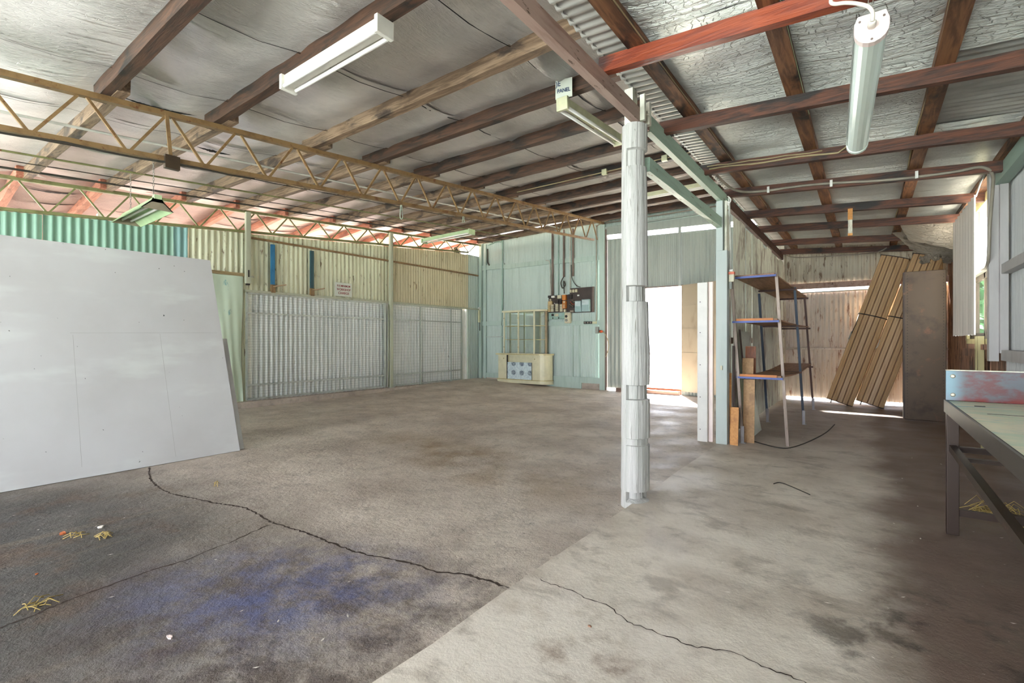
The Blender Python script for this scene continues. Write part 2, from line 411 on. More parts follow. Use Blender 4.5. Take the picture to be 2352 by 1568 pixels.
c = q.mix(q.math('MULTIPLY', q.ramp(vv.outputs['Distance'], .34, .2), q.ramp(q.noise(sc=40, det=5), .35, .6, .4, 1.)), c, lin((92, 106, 122)))
M['lace'] = q.fin(c, .6)
M['bakelite'] = plain('switchboard_brown', (62, 50, 46), .45)
M['bakelite_dark'] = plain('fuse_dark', (40, 34, 30), .4)
M['meter'] = plain('meter_grey_blue', (150, 178, 178), .35)
M['meter_face'] = plain('meter_face', (196, 214, 216), .3)
M['orange'] = plain('orange_contactor', (196, 124, 54), .45)
M['fuse_tan'] = plain('fuse_tan', (186, 164, 118), .5)
M['fuse_white'] = plain('fuse_white', (206, 200, 172), .4)
M['label_white'] = plain('label_white', (230, 230, 224), .5, vary=.03)
M['orange_plug'] = plain('plug_orange', (214, 92, 44), .4)
M['grey_box'] = plain('box_grey', (140, 144, 136), .45)
M['socket_black'] = plain('socket_black', (36, 32, 30), .4)
M['shelfboard'] = timber('shelf_board', (168, 130, 100), (140, 106, 82), (112, 84, 66), 1, .65)
M['shelf_orange'] = plain('shelf_orange_edge', (212, 130, 58), .5)
M['shelf_blue'] = plain('shelf_blue_edge', (84, 104, 176), .5)
M['leg_pale'] = painted('rack_leg_worn', (168, 152, 140), (126, 110, 98), (4, 4, .5), 3, (.4, .65), (96, 70, 60), (.6, .68), 8, .5, .2)
M['leg_blue'] = painted('rack_leg_blue', (70, 88, 108), (56, 66, 82), (4, 4, .5), 3, (.4, .65), (160, 160, 156), (.64, .7), 6, .5, .2)
M['leg_brown'] = painted('rack_leg_brown', (92, 66, 60), (70, 50, 48), (4, 4, .5), 3, (.4, .65), (160, 150, 150), (.64, .7), 6, .5, .2)
M['foot'] = plain('rack_foot_steel', (166, 164, 166), .45, .4)
M['panel_orange'] = timber('orange_panel', (208, 148, 74), (192, 130, 62), (170, 110, 52), 1, .5)
M['panel_tan'] = timber('tan_panel', (186, 146, 98), (168, 128, 84), (150, 112, 74), 1, .5)
M['panel_redbrown'] = timber('redbrown_panel', (156, 92, 50), (136, 76, 42), (110, 60, 36), 2, .5)
M['panel_grey'] = painted('grey_panel', (214, 220, 206), (194, 200, 186), (1, 6, 6), 3, rough=.5)
M['slat_dark'] = plain('dark_batten', (70, 50, 42), .6)
M['shutter'] = painted('shutter_tan', (218, 184, 138), (200, 162, 116), (6, 6, .5), 2, rough=.4)
M['shutter_groove'] = plain('shutter_groove', (136, 100, 70), .6)
M['strap'] = plain('strap_dark', (52, 46, 42), .6)
M['rope'] = plain('rope_pale', (176, 186, 168), .8)
M['yellow'] = plain('yellow_paint', (214, 170, 40), .4)
M['door_leaf'] = painted('door_leaf_beige', (158, 146, 126), (134, 122, 104), (2, 2, .8), 2, rough=.45)
M['sill'] = timber('sill_timber', (150, 120, 106), (120, 94, 82), (100, 76, 66), 0, .6)
M['pinkwhite'] = plain('painted_panel_white', (220, 218, 212), .4, vary=.04)
M['straw'] = plain('straw', (196, 172, 104), .8)
M['leaf'] = plain('dry_leaf_orange', (190, 104, 56), .8)
M['paper'] = plain('paper_scrap', (228, 220, 210), .8)
M['duct'] = plain('duct_metal', (222, 210, 204), .4, .3)
M['ground'] = painted('outside_ground', (214, 208, 192), (190, 184, 168), sc=.6, rough=.9)
M['bounce_ground_pink'] = painted('unseen_side_bounce_ground', (104, 85, 78), (92, 74, 68), sc=.6, rough=.9)  # pink-brown tone chosen for the light this unseen ground bounces in
M['bounce_ground_front'] = painted('unseen_front_bounce_ground', (182, 190, 184), (164, 174, 166), sc=.8, rough=.9)  # unseen ground, kept pale for the light it bounces into the shed
M['hedge'] = plain('hedge_green', (44, 92, 54), .8, vary=.25, sc=9)
M['window_frame'] = painted('window_frame_paint', (176, 168, 124), (140, 128, 88), (3, 3, .6), 3, rough=.6)
M['window_sash'] = timber('window_sash_dark', (70, 58, 40), (50, 42, 30), (40, 34, 26), 2)
M['grey_trim'] = painted('grey_trim_paint', (186, 184, 182), (166, 162, 162), (3, 3, .5), 2.5, (.45, .75), (120, 100, 90), (.68, .72), 8, .5)
M['plate_green'] = painted('plate_green_paint', (158, 182, 168), (134, 156, 142), (6, .6, 6), 2.5, rough=.5)

# ------------------------------------------------------------------ the place
XL, YB = -9.4, 11.1            # partition beside the lower bay, back wall
FY = -4.6                      # unseen open front behind the camera, set back to even out the light
def zt1(y): return 3.265+.0872*(max(y, .4)-.59)      # top of the two roof trusses
def zt2(y): return 3.437+.0663*(max(y, .4)-1.05)
def zt2b(y): return 2.955+.0857*(max(y, .4)-1.05)
def zp(x, y):                                # underside of the purlins
    if x > -5.3: return zt1(y)
    if x > XL: 
        t = (-5.3-x)/4.1; return zt1(y)*(1-t)+zt2(y)*t
    return zt2(y)-.1*(XL-x)
def zr(x): return 2.93-.075*(x+1.38)         # underside of the aisle rafters
PH = .145
PY = [-4.6, -3.6, -2.6, -1.6, -.65, .30, 1.227, 2.11, 3.17, 4.03, 4.95, 6.0, 6.95, 7.9, 8.85, 9.8, 10.75]
def sag(y, ys):
    for a, b in zip(ys, ys[1:]):
        if a <= y <= b:
            return sin(pi*(y-a)/(b-a))
    return 0.
def ss(t): t = max(0, min(1, t)); return t*t*(3-2*t)
def zfl(x, y): return -.05+.12*ss((-6.2-x)/3.2)*ss((y-5.5)/5)

# floors
m = MB(); nx, ny = 40, 44
m.grid([[(-1.38-(14.6*i/nx), FY+15.85*j/ny, zfl(-1.38-(14.6*i/nx), FY+15.85*j/ny)) for i in range(nx+1)] for j in range(ny+1)])
floor = struct(m.build('floor', M['floor_low']))
m = MB(); E_ = [(-1.385+rnd.uniform(-.008, .008)) for _ in range(60)]
top = [(E_[i], FY+15.9*i/59, 0) for i in range(60)]
m.grid([top, [(1.25, p[1], 0) for p in top]][::-1], False); m.grid([[(p[0]-.012, p[1], -.06) for p in top], [(p[0], p[1], -.006) for p in top], [(p[0]+.006, p[1], 0) for p in top]][::-1], False)
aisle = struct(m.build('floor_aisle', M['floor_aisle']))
def crack(pts, w, z, parent, seed):
    r = random.Random(seed); m = MB(); fine = []; pts = [(p.x, p.y) for p in smooth([(a, b, 0) for a, b in pts], 3)]
    for (a, b), (c, d) in zip(pts, pts[1:]):
        n = max(2, int(math.hypot(c-a, d-b)/.018))
        for i in range(n): 
            t = i/n; fine.append((a+(c-a)*t+r.uniform(-.007, .007), b+(d-b)*t+r.uniform(-.007, .007)))
    L, R = [], []
    for i, (x, y) in enumerate(fine):
        ww = w*r.uniform(.35, 1.2)*(1 if 3 < i < len(fine)-4 else .3)
        j = min(i+1, len(fine)-1); k = max(i-1, 0); dx, dy = fine[j][0]-fine[k][0], fine[j][1]-fine[k][1]; l = math.hypot(dx, dy) or 1
        L.append((x-dy/l*ww, y+dx/l*ww, z)); R.append((x+dy/l*ww, y-dx/l*ww, z))
    m.grid([L, R], False); return m.build('crack', M['crack'], parent)
crack([(-5.72, 1.66), (-5.19, 1.51), (-4.67, 1.46), (-4.31, 1.52), (-4.0, 1.59), (-3.73, 1.67), (-3.46, 1.66), (-3.25, 1.65), (-2.94, 1.69), (-2.66, 1.70), (-2.38, 1.72), (-2.18, 1.78), (-2.0, 1.82), (-1.87, 1.82), (-1.74, 1.89), (-1.63, 1.91), (-1.53, 1.92), (-1.40, 1.92)], .0085, -.0485, floor, 1)
crack([(-3.25, 1.65), (-3.24, 1.56), (-3.17, 1.36), (-3.15, 1.21), (-3.11, 1.08), (-3.12, .98), (-3.12, .86), (-3.10, .73), (-3.08, .60), (-3.07, .53), (-3.04, .42), (-3.0, .2)], .006, -.0485, floor, 2)
crack([(-1.36, 2.02), (-1.26, 2.0), (-1.17, 2.01), (-1.06, 1.99), (-.95, 1.99), (-.82, 1.93), (-.71, 1.93), (-.53, 1.93), (-.42, 1.98), (-.29, 1.96), (-.2, 1.96), (0, 1.9)], .003, .0015, aisle, 3)
m = MB().box(XL-.05, XL+.16, 3.4, 11.1, -.1, .055)
struct(m.build('trim_1', M['floor_low']))
# outside
m = MB(); m.quad((-16, FY, -.14), (60, FY, -.14), (60, 60, -.14), (-16, 60, -.14)); struct(m.build('ground', M['ground']))
m = MB(); m.quad((-60, FY, -.14), (-16, FY, -.14), (-16, 60, -.14), (-60, 60, -.14)); struct(m.build('bounce_ground_side', M['bounce_ground_pink']))
m = MB(); m.quad((-60, -60, -.14), (60, -60, -.14), (60, FY, -.14), (-60, FY, -.14)); struct(m.build('bounce_ground_front', M['bounce_ground_front']))

# ceiling foil of the two bays of the lower shed, laid in overlapping strips
edges = [-1.44, -2.3, -3.62, -4.92, -6.2, -7.5, -8.75, -9.5]
m = MB(); 
ys = [FY+.1*i for i in range(159)]
def strip(m, xa, xb, k, low=.0):
    r = random.Random(k*13+1); ph = [r.uniform(0, 6) for _ in range(6)]
    rows = []
    nx = 12
    for i in range(nx+1):
        x = xa+(xb-xa)*i/nx; row = []
        for y in ys:
            if y > 11.25: continue
            z = zp(x, y)+PH+.006-.055*sag(y, PY)*(1-.25*sin(3*x+ph[0]))+.006*sin(5*y+ph[1]+3*x)+.004*sin(11*x+ph[2]+2*y)
            if i == nx: z -= low*(.6+.4*sin(1.7*y+ph[3]))
            row.append((x, y, z))
        rows.append(row)
    m.grid(rows)
for k in range(len(edges)-1):
    strip(m, edges[k]+.02, edges[k+1]-.03, k, .022)
struct(m.build('ceiling', M['foil']))
m = MB(); e2 = [-9.45, -10.8, -12.1, -13.4, -14.8]
for k in range(len(e2)-1): strip(m, e2[k]+.02, e2[k+1]-.03, k+20, .022)
struct(m.build('ceiling_beyond', M['foil_beyond']))
# dark open laps and tears hanging along the foil joints
m = MB()
def lap(x0, y0, y1, w, seed, dz=-.012):
    r = random.Random(seed); n = 40; A, B = [], []
    for i in range(n+1):
        y = y0+(y1-y0)*i/n; z = zp(x0, y)+PH-.055*sag(y, PY)*.9+dz
        ww = w*sin(pi*i/n)*(.6+.5*r.random())
        A.append((x0-ww, y, z-.004)); B.append((x0+ww, y, z-.004))
    m.grid([A, B], False)
for x in edges[1:-1]:
    lap(x-.035, -.6, 11.1, .009, int(-x*10))
for a in ((-5.5, 1.35, 2.0, .035, 3), (-7.2, 3.3, 3.9, .02, 7), (-6.5, 2.35, 2.75, .05, 11)): lap(*a)
struct(m.build('ceiling_lap_gaps', M['void']))
m = MB()
for a in ((-10.1, 1.35, 2.05, .05, 4), (-11.2, 1.3, 2.1, .02, 5), (-10.2, 4.2, 4.9, .05, 6), (-10.3, 5.3, 5.9, .05, 8), (-10.2, 6.2, 6.8, .05, 9)): lap(*a)
struct(m.build('ceiling_beyond_tears', M['void']))
# dark roof underside above the foil (keeps the sky out)
m = MB()
for xa, xb in ((-1.30, -5.3), (-5.3, XL), (XL, -14.9)):
    m.quad((xa, FY, zp(xa, FY)+PH+.06), (xb+.0001, FY, zp(xb+.0001, FY)+PH+.06), (xb+.0001, 11.95, zp(xb+.0001, 11.95)+PH+.06), (xa, 11.95, zp(xa, 11.95)+PH+.06))  # back overhang added to keep sun out of the clerestory strip
struct(m.build('roof_sheeting', M['zinc']))
# upstand between the two roofs
m = MB(); m.corr((-1.42, FY, 0), (0, 1, 0), 15.8, lambda t: 3.12, lambda t: zp(-1.4, FY+t)+PH+.06, .076, .008, (1, 0, 0))
struct(m.build('wall_upstand', M['zinc']))

struct(MB().corr((-14.85, FY, 0), (0, 1, 0), 15.8, -.1, 2.0, .076, .009, (1, 0, 0)).build('light_baffle', M['zinc']))  # unseen low wall added to cut the light reaching the far bay
# roof timbers of the lower shed
def purlin(x0, x1, y, label, group, mat, dy=0, name='roof_purlin', w=.088):
    m = MB(); n = 14
    m.beam((x0, y+dy, zp(x0, y)+PH/2), (x1, y+dy, zp(x1, y)+PH/2), w, PH, n=n, jit=.003)
    return tag(m.build(name, mat), label, 'roof beam', group)
wh = ['', ' carrying the twin tube light', ' whose end shows past the beam', ' crossing behind the PANEL sign', '', '', ' carrying thin cable and small junction boxes', '', '', '', '']
for i, y in enumerate(PY[6:]):
    purlin(-1.44, -5.5, y, f'{ORD[i]} dark roof purlin from the open front, between post beam and nearer steel truss', 'dark purlins between post beam and steel truss', M['purlin_pale'] if i == 2 else M['purlin'])
    purlin(-5.1, XL-.1, y, f'{ORD[i]} grey-brown roof purlin from the open front, between the two steel trusses', 'purlins between the two steel trusses', M['purlin_pale'], .07)
    purlin(XL+.15, -14.6, y, f'{ORD[i]} warm-lit roof purlin from the open front, seen beyond the corrugated partition', 'warm-lit purlins beyond the partition', M['purlin_warm_lit'], 0)

# steel trusses
def truss(name, label, X, ztop, zbot, y0, y1, k0, step, mat, ph):
    t = thing(name, label, 'roof truss', (X, y0, zbot(y0)), 'steel roof trusses')
    ct, cb = .05, .042
    MB().beam((X, y0, ztop(y0)-ct/2), (X, .4, ztop(.4)-ct/2), .06, ct).beam((X, .4, ztop(.4)-ct/2), (X, y1, ztop(y1)-ct/2), .06, ct).build('top_chord', mat, t)
    MB().beam((X, y0, zbot(y0)+cb/2), (X, .4, zbot(.4)+cb/2), .055, cb).beam((X, .4, zbot(.4)+cb/2), (X, y1-.55, zbot(y1-.55)+cb/2), .055, cb).build('bottom_chord', mat, t)
    y = k0
    while y < y1-.3:
        for dy, a in ((-.02, -step/2+.03), (.02, step/2-.03)):
            ya, yb = y+dy, y+a
            if yb < y0 or yb > y1-.1: continue
            MB().beam((X, ya, zbot(ya)+cb), (X, yb, ztop(yb)-ct), .022, .022).build('web_bar', mat, t)
        y += step
    return t
zb1 = lambda y: 2.80+.083*(max(y, .4)-.59)
t1 = truss('roof_truss', 'rusty brown steel lattice truss hanging clear across the open bay', -5.3, zt1, zb1, -1.0, 11.0, .755-.62*2, .62, M['truss'], 0)
MB().beam((-5.27, 1.66, zt1(1.66)-.03), (-5.27, 1.70, zb1(1.7)-.06), .03, .012, up=(1, 0, 0)).build('splice_bar', M['truss'], t1)
MB().box(-5.29, -5.24, 1.64, 1.76, zb1(1.7)-.075, zb1(1.7)+.05).build('splice_plate', M['locker'], t1)
t2 = truss('roof_truss', 'olive green steel lattice truss standing on top of the corrugated partition', XL+.04, zt2, zt2b, -1.0, 11.0, 1.51-.64*4, .64, M['truss_green'], 0)

# main beams of the aisle line
o = MB().beam((-1.375, FY, 2.875), (-1.375, 3.6, 2.875), .055, .105, n=12, jit=.0015).build('post_beam', M['beam_grey'])
tag(o, 'pinkish grey timber beam running from overhead to the top of the tall post', 'beam')
o = MB().beam((-1.375, 3.63, 2.895), (-1.375, 6.35, 2.895), .05, .13, n=8, jit=.001).build('post_beam', M['beam_green'])
tag(o, 'pale green painted timber beam from tall post to the box post', 'beam')
o = MB().beam((-1.375, 6.36, 2.90), (-1.375, 11.05, 2.90), .05, .13, n=8, jit=.001).build('post_beam', M['beam_brown'])
tag(o, 'dark brown timber beam above the weathered board partition', 'beam')
o = MB().beam((-1.375, 3.6, 2.565), (-1.375, 6.0, 2.575), .055, .115, n=10, jit=.004).build('tie_beam', M['beam_green'])
tag(o, 'lower green tie beam with splintered edge notched into the tall post', 'beam')

# aisle roof: sheet, foil, purlins, rafters
m = MB(); nyy = int(16.4/.076*6); lo, hi = [], []
for i in range(nyy+1):
    y = FY+16.4*i/nyy; a = .009*cos(2*pi*y/.076)
    lo.append((-1.45, y, zr(-1.45)+.195+a)); hi.append((1.35, y, zr(1.35)+.195+a))
m.grid([lo, hi]); struct(m.build('ceiling_aisle_sheet', M['zinc']))
RY = [1.7, 2.84, 3.97, 5.2, 6.2, 7.4, 8.5, 9.8, 10.9]
AX = [-1.14, -.41, .39, 1.02]
m = MB()
for a, b in zip(AX, AX[1:]):
    for y0, y1 in zip([-4.5, -3.3, -2.1, -.9, .5]+RY[:-1], [-3.3, -2.1, -.9, .5, 1.7]+RY[1:]):
        if a > .3 and abs(y0-3.97) < .1: continue      # bare sheet here
        n = 12; rows = []; r = random.Random(int(a*100+y0*10)); s0 = r.uniform(.02, .045); p0 = r.uniform(0, 6)
        for i in range(n+1):
            u = i/n; row = []
            for j in range(n+1):
                v = j/n; x = a+(b-a)*u; y = y0+(y1-y0)*v
                z = zr(x)+.176-s0*1.6*sin(pi*v)*sin(pi*u)**.6+.004*sin(9*x+p0+7*y)*sin(pi*u)
                row.append((x, y, z))
            rows.append(row)
        m.grid(rows)
struct(m.build('ceiling_aisle', M['foil_aisle']))
for i, x in enumerate(AX):
    o = MB().beam((x, FY, zr(x)+.135), (x, 11.0, zr(x)+.135), .10, .07, n=24, jit=.002).build('aisle_purlin', M['aisle_purlin'])
    tag(o, ['old brown roof timber edging the bare corrugated strip above the aisle', 'brown roof timber with green-white cable running over the middle of the aisle', 'blackened roof timber with loose cable, beside the bare grey roof sheet', 'roof timber over the outer wall plate of the aisle'][i], 'roof beam', 'lengthwise roof timbers over the aisle')
rl = ['dark roof rafter overhead, before the red one', 'bright red-brown roof rafter nearest the hanging white lamp', 'dark rafter with charred patches crossing behind the hanging white lamp', 'dark rafter carrying pale cables, at the lower end of the hanging lamp', 'rafter carrying the long bent grey conduit', 'rafter with the hanging timber hanger', 'second last but one dark rafter, over the end of the shelf rack', 'dark rafter over the leaning shutters', 'last dark rafter with two conduits against the rear wall']
for i, y in enumerate(RY):
    if i == 0: continue
    m = MB().beam((-1.39, y, zr(-1.39)+.05), (1.06, y, zr(1.06)+.05), .058, .10, n=10, jit=.0015)
    o = m.build('roof_rafter', M['rafter_red'] if i == 1 else M['rafter'])
    tag(o, rl[i], 'rafter', 'rafters over the aisle')

# tall post (round log, wrapped on the aisle side by notched slabs)
pc = (-1.413, 3.455)
m = MB(); zs = [-.05]; 
lev = [(-.05, 0.0987, 0), (.0, 0.0986, 0), (.02, 0.0985, .03), (.075, 0.0984, .03), (.08, 0.1007, 0), (.42, 0.0998, 0), (.425, 0.0998, .008), (.47, 0.0997, .008), (.475, 0.1008, 0), (.76, 0.1001, 0), (.765, 0.1001, .022), (.865, 0.0998, .022), (.87, 0.0986, 0), (1.1, 0.0969, -.004), (1.3, 0.0942, 0), (1.49, 0.0926, 0), (1.495, 0.0926, .026), (1.605, 0.0923, .026), (1.61, 0.0923, 0), (2.0, 0.0913, 0), (2.4, 0.0892, .002), (2.5, 0.0890, .004), (2.505, 0.0890, .016), (2.62, 0.0887, .016), (2.63, 0.0876, 0), (2.818, 0.0871, 0)]
nseg = 72; rows = []
for z, r0, notch in lev:
    row = []
    for j in range(nseg+1):
        t = 2*pi*(j % nseg)/nseg; dx, dy = cos(t), sin(t)
        side = dx*.86-dy*.5          # towards the aisle and the camera's side
        r = r0*(1+.02*sin(3*t+z))
        if side > .3: r = r0+.012-notch*1.5
        if side > .93: r = r-.004
        wob = .004*sin(2.2*z)
        row.append((pc[0]+dx*r+wob, pc[1]+dy*r, z))
    rows.append(row)
m.grid(rows, False); m.poly([p for p in rows[-1][:-1]])
post = thing('timber_post', 'tall pale painted timber post with notched slabs standing on slab edge', 'post', (pc[0], pc[1], -.05))
m.build('shaft', M['post'], post)
m = MB().lathe((pc[0]+.052, pc[1]-.062, 2.19), [(.016, -.004), (.016, .002), (.01, .004), (.004, .0)], 12, (.62, -.78, .0)); m.build('knot', M['brownboard'], post)
m = MB().box(-1.47, -1.405, 3.41, 3.5, 2.8, 3.1).box(-1.345, -1.31, 3.40, 3.43, 2.83, 3.02).box(-1.345, -1.31, 3.5, 3.54, 2.83, 3.0)
m.build('cleat', M['weathered'], post)
# box post with its casing
bp = thing('box_post', 'flat pale green boxed post at the end of the weathered board partition', 'post', (-1.345, 5.95, 0))
MB().box(-1.408, -1.285, 5.885, 6.0, 0, 2.245).build('casing', M['post2'], bp, .004)
MB().box(-1.41, -1.335, 5.9, 5.99, 2.245, 2.83).build('shaft', M['post2'], bp, .004)
MB().box(-1.325, -1.30, 5.94, 5.985, 2.245, 2.83).build('cover_strip', M['weathered'], bp)
m = MB().box(-1.355, -1.335, 5.872, 5.888, .86, .91); m.build('outlet_plate', M['fuse_white'], bp)
wp = thing('white_panel_post', 'narrow white panel with screw holes leaning upright beside the boxed green post', 'panel', (-1.6, 6.2, -.05))
MB().box(-1.69, -1.57, 6.15, 6.27, -.05, 1.92).build('panel', M['pinkwhite'], wp, .004)
MB().box(-1.568, -1.515, 6.19, 6.25, -.05, 1.925).build('return_edge', M['pinkcap'], wp, .004)
for z in (.1, .5, .9, 1.3, 1.68):
    MB().lathe((-1.655, 6.15, z), [(.006, 0), (.006, .002)], 8, (0, -1, 0)).build('screw', M['rivet'], wp)
# conduit and orange switch at the partition end
cn = thing('switch_box', 'white switch box with an orange band at the end of its conduit, above shelf rack', 'switch', (-1.25, 5.97, 1.87))
MB().box(-1.278, -1.222, 5.93, 5.99, 1.88, 2.0).build('box', M['fuse_white'], cn, .004)
MB().box(-1.280, -1.220, 5.928, 5.992, 1.965, 1.995).build('orange_band', M['orange_plug'], cn)
MB().box(-1.275, -1.235, 5.94, 5.98, 2.0, 2.025).build('cap', M['label_white'], cn, .004)
MB().tube([(-1.262, 5.965, 2.02), (-1.268, 5.962, 2.5), (-1.28, 5.955, 2.84), (-1.281, 5.955, 2.87)], .011).build('conduit', M['pipe_white'], cn)
MB().box(-1.28, -1.25, 5.945, 5.985, 1.80, 1.88).build('gland', M['grey_box'], cn)

# ------------------------------------------------------------------ partition beside the lower bay
pt = XL
def yrun(y0): return lambda t: y0+t
m = MB().corr((pt, FY, 0), (0, 1, 0), 6.06, -.05, lambda t: zt2b(FY+t), .1, .016, (1, 0, 0)); struct(m.build('wall_left', M['sea']))
m = MB().corr((pt+.004, 1.46, 0), (0, 1, 0), 1.59, -.05, lambda t: zt2b(1.46+t), .1, .016, (1, 0, 0)); struct(m.build('wall_left_sheet', M['sea']))
m = MB().corr((pt+.002, 3.05, 0), (0, 1, 0), .22, -.05, lambda t: zt2b(3.05+t), .1, .016, (1, 0, 0)); struct(m.build('wall_left_blue_sheet', M['sea_blue']))
m = MB().corr((pt+.004, 3.27, 0), (0, 1, 0), .98, .05, lambda t: zt2b(3.27+t), .1, .016, (1, 0, 0)); struct(m.build('wall_left_pale_sheet', M['yellowgreen']))
m = MB().corr((pt-.035, 4.25, 0), (0, 1, 0), 3.4, 2.12, lambda t: zt2b(4.25+t), .1, .016, (1, 0, 0)); struct(m.build('wall_left_upper', M['yellowgreen']))
m = MB().corr((pt-.03, 7.53, 0), (0, 1, 0), 3.0, 2.12, lambda t: min(zt2b(7.53+t), 3.72), .085, .014, (1, 0, 0)); struct(m.build('wall_left_tan_sheet', M['tan_sheet']))
m = MB().corr((pt-.05, 10.45, 0), (0, 1, 0), .65, .05, lambda t: 3.75, .085, .014, (1, 0, 0)); struct(m.build('wall_left_end_sheet', M['teal']))
m = MB().corr((pt-.05, 4.25, 0), (0, 1, 0), 6.2, .02, 2.14, .0985, .03, (1, 0, 0)); struct(m.build('wall_left_lower', M['white_sheet']))
struct(MB().beam((pt+.03, 4.28, 3.15), (pt+.03, 10.9, 3.15), .05, .035).build('trim_2', M['truss']))
struct(MB().box(pt+.0, pt+.045, 4.2, 11.05, 2.12, 2.16).build('trim_3', M['galv_post']))
# posts
for a, (x, y, z0, z1, lab, cat) in enumerate(((pt+.09, 4.225, 2.27, zt2(4.22)-.04, 'short galvanised post hanging from the truss beside the pale cloth', 'post'), (pt+.09, 7.58, .055, zt2(7.58)-.04, 'tall galvanised post standing between the two mesh gates', 'post'))):
    p = thing('steel_post', lab, cat, (x, y, z0))
    MB().box(x-.035, x+.035, y-.045, y+.045, z0, z1).build('tube', M['galv_post'], p, .006)
    if a == 0:
        MB().box(x+.034, x+.04, y-.012, y+.012, z0+.12, z0+.25).build('slot', M['rivet'], p)
        MB().tube([(x+.03, y+.03, z0+.13), (x+.03, y+.1, z0+.13)], .008).build('pin', M['galv'], p)
        MB().box(x-.025, x+.025, y-.03, y+.03, z0-.03, z0).build('end_block', M['rivet'], p)
    else:
        MB().box(x-.06, x+.06, y-.07, y+.07, z0-.004, z0+.012).build('base_plate', M['galv'], p)
# mesh gates
def gate(name, label, y0, y1, dv, dh, uprights):
    g = thing(name, label, 'gate', (pt+.06, (y0+y1)/2, .075), 'wire mesh gates')
    x = pt+.05; z0, z1 = .08, 2.11
    m = MB()
    for y in (y0, y1): m.box(x-.015, x+.015, y-.016, y+.016, z0, z1)
    m.box(x-.015, x+.015, y0, y1, z1-.03, z1).box(x-.015, x+.015, y0, y1, z0, z0+.03)
    m.build('frame', M['galv'], g)
    m = MB(); n = int((y1-y0)/dv)
    for i in range(1, n+1): m.box(x-.003, x+.003, y0+i*dv-.0022, y0+i*dv+.0022, z0+.03, z1-.03)
    k = int((z1-z0)/dh)
    for j in range(1, k+1): m.box(x+.003, x+.007, y0+.016, y1-.016, z0+j*dh-.0017, z0+j*dh+.0017)
    m.build('wire_mesh', M['wire'], g)
    for z in (.36, 1.72): MB().box(x+.011, x+.03, y0, y1, z-.013, z+.013).build('rail', M['galv'], g)
    for u in uprights: MB().box(x+.0, x+.032, u-.015, u+.015, z0-.02, z1).build('upright', M['galv'], g)
    return g
gate('mesh_gate', 'wide wire mesh gate with fine square grid below the workshop sign', 4.22, 7.44, .0985, .05, (7.40,))
gate('mesh_gate', 'wire mesh gate with coarser grid and two white uprights next to the teal wall', 7.66, 10.15, .09, .075, (8.56, 9.7))
o = MB().tube([(pt+.09, 7.5, .08), (pt+.09, 7.5, 2.08)], .014).build('drop_bolt', M['galv_post']); tag(o, 'thin vertical rusty drop bolt bar next to the tall galvanised post', 'bolt')
# cloth and lath
m = MB(); rows = []
for i in range(33):
    u = i/32; row = []
    for j in range(41):
        v = j/40; y = 3.42+.73*u+(.02*v*sin(6*u)); z = 2.398-2.33*v
        x = pt+.05+.012*v*sin(19*u+5*v+1)+.016*v*sin(33*u-7*v)+.01*sin(9*u+3*v)
        y += .02*sin(5*v+2)*u*v
        row.append((x, y, z))
    rows.append(row)
m.grid(rows); tag(m.build('hanging_cloth', M['cloth']), 'pale green cloth sheet hanging creased between white board and mesh gate', 'cloth')
tag(MB().box(pt+.02, pt+.06, 3.4, 4.22, 2.40, 2.46).build('timber_lath', M['lath']), 'tan timber lath pinning the top of the pale green cloth', 'batten')
# blue uprights with arms
for k, (y, mt, lab) in enumerate(((4.725, 'blue', 'bright blue upright bracket with rusty arm on the yellow-green sheeting'), (5.55, 'blue_dark', 'dark teal upright bracket with rusty arm, second from the galvanised post'))):
    b = thing('wall_bracket', lab, 'bracket', (pt+.02, y, 2.15), 'upright brackets on the partition')
    MB().box(pt+.0, pt+.045, y-.035, y+.035, 2.3, 3.09).build('upright', M[mt], b)
    MB().box(pt+.0, pt+.06, y-.04, y+.04, 2.14, 2.3).build('socket', M['truss'], b)
    MB().beam((pt+.05, y, 2.26), (pt+.30, y+.12, 2.29), .03, .02).build('arm', M['truss'], b)
# workshop sign
s = thing('workshop_sign', 'small white sign with red WORKSHOP CHARGE lettering on the partition sheeting', 'sign', (pt+.03, 6.31, 2.19))
MB().box(pt+.015, pt+.022, 6.1, 6.525, 2.185, 2.49).build('plate', M['sign'], s)
for i, (w, sz, zz, xs) in enumerate((('$10 MINIMUM', .066, 2.415, .84), ('WORKSHOP', .072, 2.335, .86), ('CHARGE', .074, 2.255, .95))):
    text('lettering', w, sz, M['red_letter'], s, (pt+.0235, 6.315, zz), (pi/2, 0, pi/2), xs=xs)

# ------------------------------------------------------------------ teal back wall
RIB = .044
m = MB().corr((XL-.1, YB, 0), (1, 0, 0), 4.06, lambda t: .12-.0*t, lambda t: min(zp(-9.4+t-.1, YB)+.05, 4.4), RIB, .004, (0, -1, 0), seg=4, sharp=True)
struct(m.build('wall_back', M['teal']))
m = MB()
m.box(-9.42, -8.5, YB-.045, YB-.006, 3.32, 3.47).box(-8.5, -6.92, YB-.045, YB-.006, 3.29, 3.42).box(-6.8, -6.25, YB-.045, YB-.006, 3.27, 3.39).box(-6.2, -5.42, YB-.045, YB-.006, 3.25, 3.37)
m.box(-9.40, -8.6, YB-.045, YB-.006, 1.65, 1.78).box(-8.6, -7.0, YB-.04, YB-.006, 1.64, 1.76).box(-7.0, -5.42, YB-.05, YB-.006, 1.6, 1.72)
m.box(-9.3, -8.0, YB-.05, YB-.006, .1, .24).box(-7.0, -5.4, YB-.05, YB-.006, .1, .25).box(-7.0, -5.95, YB-.06, YB-.006, -.05, .1)
